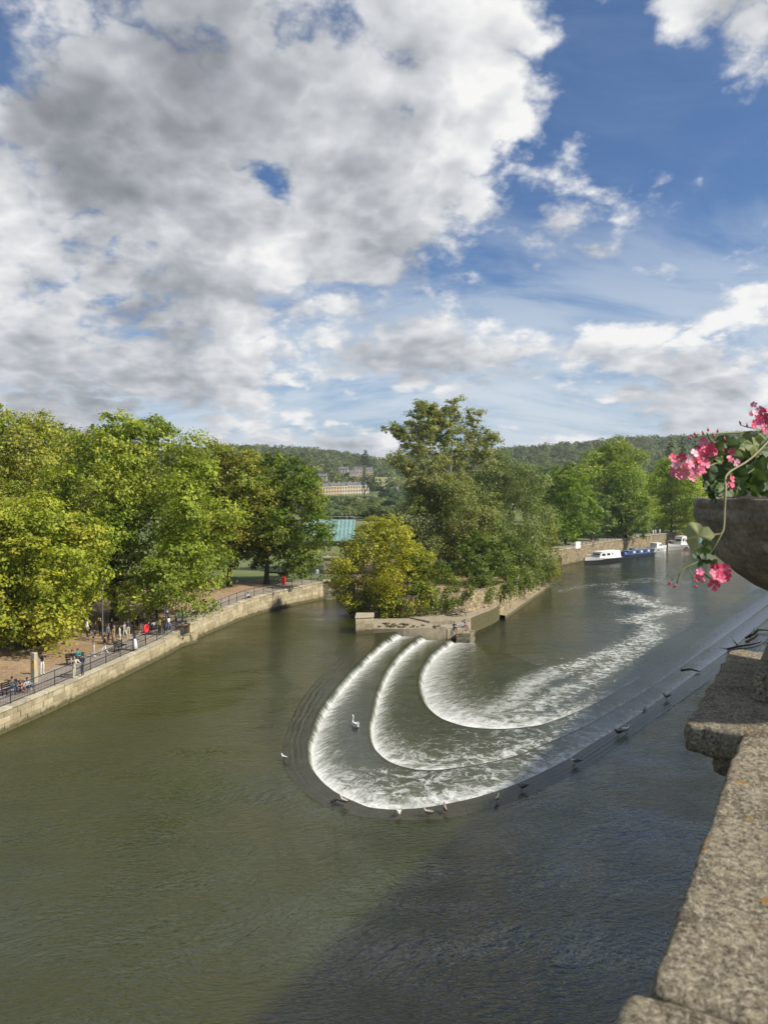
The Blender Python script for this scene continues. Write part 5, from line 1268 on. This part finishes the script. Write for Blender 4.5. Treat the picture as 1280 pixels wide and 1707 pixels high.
from mathutils import noise as mnoise
ROW = math.atan2(BD.y, BD.x)
def rough_block(name, parent, t0, t1, p0, p1, za, zb, mt, step=.03, amp=.010, round_=.03, seed=0.0):
    """a weathered stone: rounded box on a fine grid, its edges nibbled"""
    nx, ny, nz = [max(2, int(round(L / step))) for L in (t1 - t0, p1 - p0, zb - za)]
    bm = bmesh.new(); cache = {}
    def vert(i, j, k):
        key = (i, j, k)
        if key not in cache:
            x = t0 + (t1 - t0) * i / nx; y = p0 + (p1 - p0) * j / ny; z = za + (zb - za) * k / nz
            c = Vector(((t0 + t1) / 2, (p0 + p1) / 2, (za + zb) / 2)); h = Vector(((t1 - t0) / 2, (p1 - p0) / 2, (zb - za) / 2)); q = Vector((x, y, z)) - c
            r = min(round_, h.z * .9); inner = Vector([max(-h[a] + r, min(h[a] - r, q[a])) for a in range(3)]); dd = q - inner
            if dd.length > 1e-6: q = inner + dd.normalized() * min(dd.length, r)
            w = c + q; nv = dd.normalized() if dd.length > 1e-6 else Vector((0, 0, 0))
            edge = 1.0 + 1.6 * (sum(abs(a) > 1e-4 for a in dd) > 1)
            w += nv * amp * edge * (mnoise.noise(w * 9 + Vector((seed, 0, 0))) + .6 * mnoise.noise(w * 28 + Vector((0, seed, 0))))
            cache[key] = bm.verts.new((w.x, -w.y, w.z))
        return cache[key]
    def quad(a, b, c_, d_): bm.faces.new((vert(*a), vert(*b), vert(*c_), vert(*d_)))
    for i in range(nx):
        for j in range(ny): quad((i, j, 0), (i, j + 1, 0), (i + 1, j + 1, 0), (i + 1, j, 0)); quad((i, j, nz), (i + 1, j, nz), (i + 1, j + 1, nz), (i, j + 1, nz))
    for i in range(nx):
        for k in range(nz): quad((i, 0, k), (i + 1, 0, k), (i + 1, 0, k + 1), (i, 0, k + 1)); quad((i, ny, k), (i, ny, k + 1), (i + 1, ny, k + 1), (i + 1, ny, k))
    for j in range(ny):
        for k in range(nz): quad((0, j, k), (0, j, k + 1), (0, j + 1, k + 1), (0, j + 1, k)); quad((nx, j, k), (nx, j + 1, k), (nx, j + 1, k + 1), (nx, j, k + 1))
    bmesh.ops.recalc_face_normals(bm, faces=bm.faces)
    me = bpy.data.meshes.new(name); bm.to_mesh(me); bm.free(); me.polygons.foreach_set('use_smooth', [True] * len(me.polygons)); me.materials.append(mt)
    o = link(name, me, parent); return o
ZT = 15.30                                                     # top of the coping
def frame(name, label, cat): o = empty(name, (0, 0, 0), ROW); o.location = (0, 0, 0); tag(o, label, cat); return o
pr = frame('parapet', 'sunlit lichen-spotted stone parapet running up the right edge of the view', 'parapet')
rough_block('coping_stone', pr, -1.2, 1.095, -.236, .50, ZT - .15, ZT - .004, M['lichen'], .02, .0025, .014, 1)
rough_block('coping_stone', pr, 1.10, 2.52, -.212, .50, ZT - .15, ZT, M['lichen'], .012, .0028, .014, 2)
for k in range(7): rough_block('coping_stone', pr, 3.60 + k * 1.6, 5.19 + k * 1.6, -.22, .50, ZT - .15, ZT, M['lichen'], .12, .006, .03, 3 + k)
rough_block('parapet_wall', pr, -1.2, 16.0, -.12, .42, ZT - 1.2, ZT - .152, M['lichen'], .15, .004, .02, 12)
pd = frame('pedestal', 'stone pedestal with a projecting shaded cap that carries the flower bowl', 'pedestal')
rough_block('cap_stone', pd, 2.40, 3.62, -.365, .62, ZT - .085, ZT + .004, M['lichen'], .012, .0045, .018, 21)
rough_block('cap_moulding', pd, 2.45, 3.57, -.30, .56, ZT - .16, ZT - .088, M['lichen'], .03, .005, .025, 22)
rough_block('shaft', pd, 2.50, 3.52, -.235, .50, ZT - 1.15, ZT - .163, M['lichen'], .05, .005, .02, 23)
ur = empty('flower_bowl', TB(3.10, .13, ZT + .004), ROW); tag(ur, 'wide dark weathered stone flower bowl at the right edge', 'flower bowl')
mb = MB(); mb.box((0, 0, .045), (.68, .68, .09)); mb.build('plinth', M['lichen'], ur, False, .012, 2)
mb = MB(); mb.lathe([(.20, .09), (.21, .12), (.15, .15), (.12, .21), (.14, .27), (.17, .292)], n=40); mb.build('foot', M['urnstone'], ur, True)
bowl = [(.10, .285), (.20, .298), (.30, .325), (.37, .355), (.435, .40), (.49, .45), (.525, .505), (.55, .55), (.562, .578), (.566, .585), (.572, .592), (.574, .622), (.569, .630), (.574, .636), (.574, .655), (.568, .663), (.53, .664), (.50, .645), (.48, .60)]
mb = MB(); mb.lathe(bowl, n=96); bo = mb.build('bowl', M['urnstone'], ur, True)
for v in bo.data.vertices:
    n_ = mnoise.noise(v.co * 14) * .006 + mnoise.noise(v.co * 40) * .003; r = math.hypot(v.co.x, v.co.y)
    v.co.x *= 1 + n_ / max(r, .1); v.co.y *= 1 + n_ / max(r, .1); v.co.z += n_ * .4
mb = MB(); mb.lathe([(.001, .70), (.2, .695), (.38, .68), (.48, .655), (.53, .61)], n=36); sl_ = mb.build('soil', plain('soil', (.045, .030, .022), .95, var=.5, scale=30), ur, True)
for v in sl_.data.vertices: v.co.z += .035 * mnoise.noise(v.co * 16) + .015 * mnoise.noise(v.co * 45)

# ------------------------------------------------------------------ trailing geranium
ge = empty('geranium_plant', Q(1200, 830, 2.45)); tag(ge, 'trailing pink geranium spilling over the rim of the stone bowl', 'plant')
GO = Vector(ge.location)
LEAFG = [plain('geranium_leaf', c, .5, var=.25, scale=60) for c in ((.065, .12, .022), (.09, .155, .025), (.045, .085, .02), (.20, .24, .06), (.30, .32, .12))]
for lm in LEAFG:
    gg = G(lm.node_tree); bs = lm.node_tree.nodes['Principled BSDF']; tr = gg.N.new('ShaderNodeBsdfTranslucent'); gg.L.new(bs.inputs['Base Color'].links[0].from_socket, tr.inputs[0])
    ms = gg.N.new('ShaderNodeMixShader'); ms.inputs[0].default_value = .35; gg.L.new(bs.outputs[0], ms.inputs[1]); gg.L.new(tr.outputs[0], ms.inputs[2]); gg.L.new(ms.outputs[0], lm.node_tree.nodes['Material Output'].inputs[0])
def leaf_mesh(seed):
    rg = random.Random(seed); n = 30; V = [(0, 0, 0)]
    ang = [math.radians(-150 + 300 * k / (n - 1)) for k in range(n)]
    for rr in (.5, 1.0):
        for a in ang:
            lob = .60 + .40 * abs(math.cos(a * 1.5)) ** .6 * (.9 + .1 * math.cos(a * 9))
            r = rr * lob * (1 + (.05 * rg.uniform(-1, 1) if rr == 1 else 0)) * (1 - .18 * abs(a) / 2.6)
            V.append((r * math.cos(a), r * math.sin(a), .16 * rr * math.cos(a * 5) * .5 - .16 * rr ** 2 + .03 * rg.uniform(-1, 1)))
    F = [(0, 1 + k, 2 + k) for k in range(n - 1)] + [(1 + k, 1 + n + k, 2 + n + k, 2 + k) for k in range(n - 1)]
    mb = MB(); mb.add(V, F); return mb.mesh('leaf', LEAFG[0], True)
LM = [leaf_mesh(k) for k in range(4)]
def orient(o, nrm, roll, s):
    q = Vector(nrm).normalized().to_track_quat('Z', 'Y'); o.rotation_mode = 'QUATERNION'
    from mathutils import Quaternion
    o.rotation_quaternion = q @ Quaternion((0, 0, 1), roll); o.scale = (s, s, s)
grn = random.Random(5)
def gleaf(x, y, Y, s, m_=0, nrm=None, roll=None):
    o = link('leaf', grn.choice(LM), ge); o.location = Q(x, y, Y) - GO
    orient(o, nrm or (grn.uniform(-.6, .6) - .2, -1 + grn.uniform(-.2, .5), grn.uniform(.0, .9)), roll if roll is not None else grn.uniform(0, 6.28), s)
    o.material_slots[0].link = 'OBJECT'; o.material_slots[0].material = LEAFG[m_]
STEM = plain('stem', (.24, .20, .10), .6, var=.2, scale=30); STEMG = plain('green_stem', (.14, .18, .06), .6, var=.2, scale=30)
def stem(pts, r, mt=None): MB().tube([q - GO for q in [Vector(v) for v in catmull([tuple(Q(*p)) for p in pts], 5)]], r, 6).build('stem', mt or STEMG, ge, True)
stem([(1290, 725, 2.45), (1250, 765, 2.36), (1212, 790, 2.28), (1209, 815, 2.22), (1207, 850, 2.20), (1204, 886, 2.18), (1190, 892, 2.18), (1176, 898, 2.17)], .0032, STEM)
stem([(1204, 886, 2.18), (1194, 905, 2.17), (1180, 925, 2.17), (1160, 938, 2.16), (1138, 950, 2.15), (1128, 972, 2.14)], .0025)
stem([(1160, 938, 2.16), (1146, 945, 2.16), (1163, 975, 2.15)], .0018); stem([(1146, 946, 2.16), (1118, 968, 2.14)], .0018)
stem([(1163, 950, 2.16), (1180, 962, 2.16), (1195, 972, 2.16)], .0022)
stem([(1290, 715, 2.5), (1245, 720, 2.42), (1205, 722, 2.35), (1175, 725, 2.3), (1160, 728, 2.28)], .003); stem([(1230, 760, 2.4), (1205, 745, 2.34), (1185, 735, 2.3), (1178, 722, 2.28)], .0026)
stem([(1225, 775, 2.4), (1195, 772, 2.32), (1165, 785, 2.27), (1150, 780, 2.25)], .0028); stem([(1280, 715, 2.5), (1265, 705, 2.46), (1258, 690, 2.44)], .0026)
stem([(1208, 815, 2.24), (1230, 800, 2.32), (1262, 778, 2.36)], .002); stem([(1262, 715, 2.45), (1245, 712, 2.43), (1233, 708, 2.41)], .0018)
for (x, y, Y, s, mi_) in ((1164, 893, 2.17, .048, 4), (1176, 922, 2.17, .030, 2), (1165, 932, 2.165, .026, 2), (1184, 930, 2.17, .027, 0), (1172, 912, 2.17, .024, 1),
                          (1272, 785, 2.34, .055, 1), (1258, 800, 2.36, .042, 0), (1205, 812, 2.27, .042, 1), (1222, 790, 2.34, .046, 0), (1236, 778, 2.4, .05, 2), (1190, 800, 2.3, .038, 2),
                          (1200, 778, 2.32, .042, 0), (1215, 760, 2.36, .042, 1), (1244, 748, 2.4, .048, 3), (1250, 735, 2.42, .036, 3), (1190, 764, 2.32, .036, 3), (1180, 785, 2.3, .034, 2), (1262, 752, 2.42, .045, 0),
                          (1278, 735, 2.45, .045, 1), (1276, 765, 2.42, .050, 2), (1225, 735, 2.4, .030, 1), (1208, 745, 2.36, .028, 0), (1240, 800, 2.4, .046, 2), (1215, 805, 2.3, .036, 2), (1270, 800, 2.4, .05, 2), (1284, 812, 2.4, .05, 0), (1195, 818, 2.28, .028, 2), (1290, 750, 2.5, .06, 1), (1250, 770, 2.44, .05, 2), (1228, 812, 2.36, .036, 1)):
    gleaf(x, y, Y, s, mi_, (-.35, -.9, .35) if mi_ == 4 else None, 2.2 if mi_ == 4 else None)
for k in range(44):
    x = grn.uniform(1182, 1290); y = grn.uniform(728, 822) - (1290 - x) * .05 + (12 if x < 1215 else 0); gleaf(x, y, 2.30 + (x - 1180) / 110 * .18 + grn.uniform(-.04, .06), grn.uniform(.020, .044), grn.choice((0, 0, 1, 1, 2, 2, 3)))
PINK = [plain('pink_petal', c, .5, var=.2, scale=50) for c in ((.68, .07, .16), (.74, .17, .27), (.58, .04, .09), (.80, .40, .47))]
def floret_mesh(seed):
    rg = random.Random(seed); mb = MB()
    for k in range(5):
        a = k * 1.2566 + rg.uniform(-.2, .2); L = rg.uniform(.85, 1.1); w = rg.uniform(.34, .46); lift = rg.uniform(.05, .35)
        V = []
        for (f, ww) in ((.08, .10), (.45, .75), (.8, 1.0), (1.0, .6)):
            for sd in (-1, 0, 1):
                r = f * L; x = r * math.cos(a) - sd * ww * w * math.sin(a); y = r * math.sin(a) + sd * ww * w * math.cos(a); V.append((x, y, lift * f + .08 * abs(sd)))
        mb.add(V, [(i * 3 + j, i * 3 + j + 1, (i + 1) * 3 + j + 1, (i + 1) * 3 + j) for i in range(3) for j in range(2)])
    return mb.mesh('flower', PINK[0], True)
FM = [floret_mesh(k) for k in range(4)]
BUD = MB().lathe([(.001, 0), (.35, .3), (.4, .7), (.2, 1.3), (.001, 1.6)], n=6).mesh('bud', PINK[2], True)
def floret(x, y, Y, s, mi_): 
    o = link('flower', grn.choice(FM), ge); o.location = Q(x, y, Y) - GO; orient(o, (grn.uniform(-.8, .8), -1, grn.uniform(-.4, .8)), grn.uniform(0, 6.28), s)
    o.material_slots[0].link = 'OBJECT'; o.material_slots[0].material = PINK[mi_]
def cluster(x, y, rx, ry, Y, n, s, mi_):
    for k in range(n):
        a = k * 2.4; f = math.sqrt((k + .5) / n); floret(x + math.cos(a) * rx * f * 1.12 + grn.uniform(-3, 3), y + math.sin(a) * ry * f * 1.12 + grn.uniform(-3, 3), Y + grn.uniform(-.04, .04), s * grn.uniform(.62, .92), grn.choice(mi_))
cluster(1146, 776, 27, 20, 2.25, 15, .021, [1, 1, 3, 0, 1]); cluster(1181, 748, 16, 10, 2.29, 9, .018, [0, 0, 1, 2]); cluster(1165, 770, 10, 18, 2.26, 5, .017, [0, 2])
cluster(1270, 698, 18, 16, 2.44, 12, .020, [0, 1, 0]); cluster(1254, 684, 6, 7, 2.43, 4, .014, [1, 3]); cluster(1219, 764, 8, 10, 2.34, 5, .015, [1, 3, 0]); cluster(1217, 806, 5, 9, 2.28, 4, .013, [0])
cluster(1195, 957, 13, 17, 2.155, 9, .019, [0, 0, 1]); cluster(1163, 960, 8, 9, 2.15, 4, .016, [0, 1])
for (x, y, Y, rl) in ((1128, 975, 2.14, 3.6), (1118, 969, 2.14, 4.2), (1163, 977, 2.15, 2.8), (1160, 727, 2.28, .9), (1172, 725, 2.29, .5), (1180, 720, 2.29, .2), (1190, 730, 2.3, .4), (1195, 722, 2.31, -.2), (1234, 708, 2.41, .6), (1245, 712, 2.42, .3), (1152, 733, 2.27, 1.2), (1208, 735, 2.34, .5), (1106, 868 - 20, 2.2, 1.5)):
    if (x, y) == (1106, 848): continue
    o = link('bud', BUD, ge); o.location = Q(x, y, Y) - GO; o.rotation_euler = (0, rl * -.6, 0); o.scale = (.009,) * 3
# ------------------------------------------------------------------ thin summer haze
hm_ = bpy.data.materials.new('haze'); hm_.use_nodes = True; nt_ = hm_.node_tree
for nd in list(nt_.nodes): nt_.nodes.remove(nd)
pv = nt_.nodes.new('ShaderNodeVolumePrincipled'); pv.inputs['Color'].default_value = (.82, .90, 1.0, 1); pv.inputs['Density'].default_value = .00011; pv.inputs['Anisotropy'].default_value = .2
om_ = nt_.nodes.new('ShaderNodeOutputMaterial'); nt_.links.new(pv.outputs[0], om_.inputs['Volume'])
mb = MB(); mb.box((0, 1150, 90), (5600, 3000, 192)); ho = mb.build('haze', hm_); tag(ho, 'thin pale haze over the valley', 'haze', kind='stuff')
scene.cycles.volume_bounces = 0
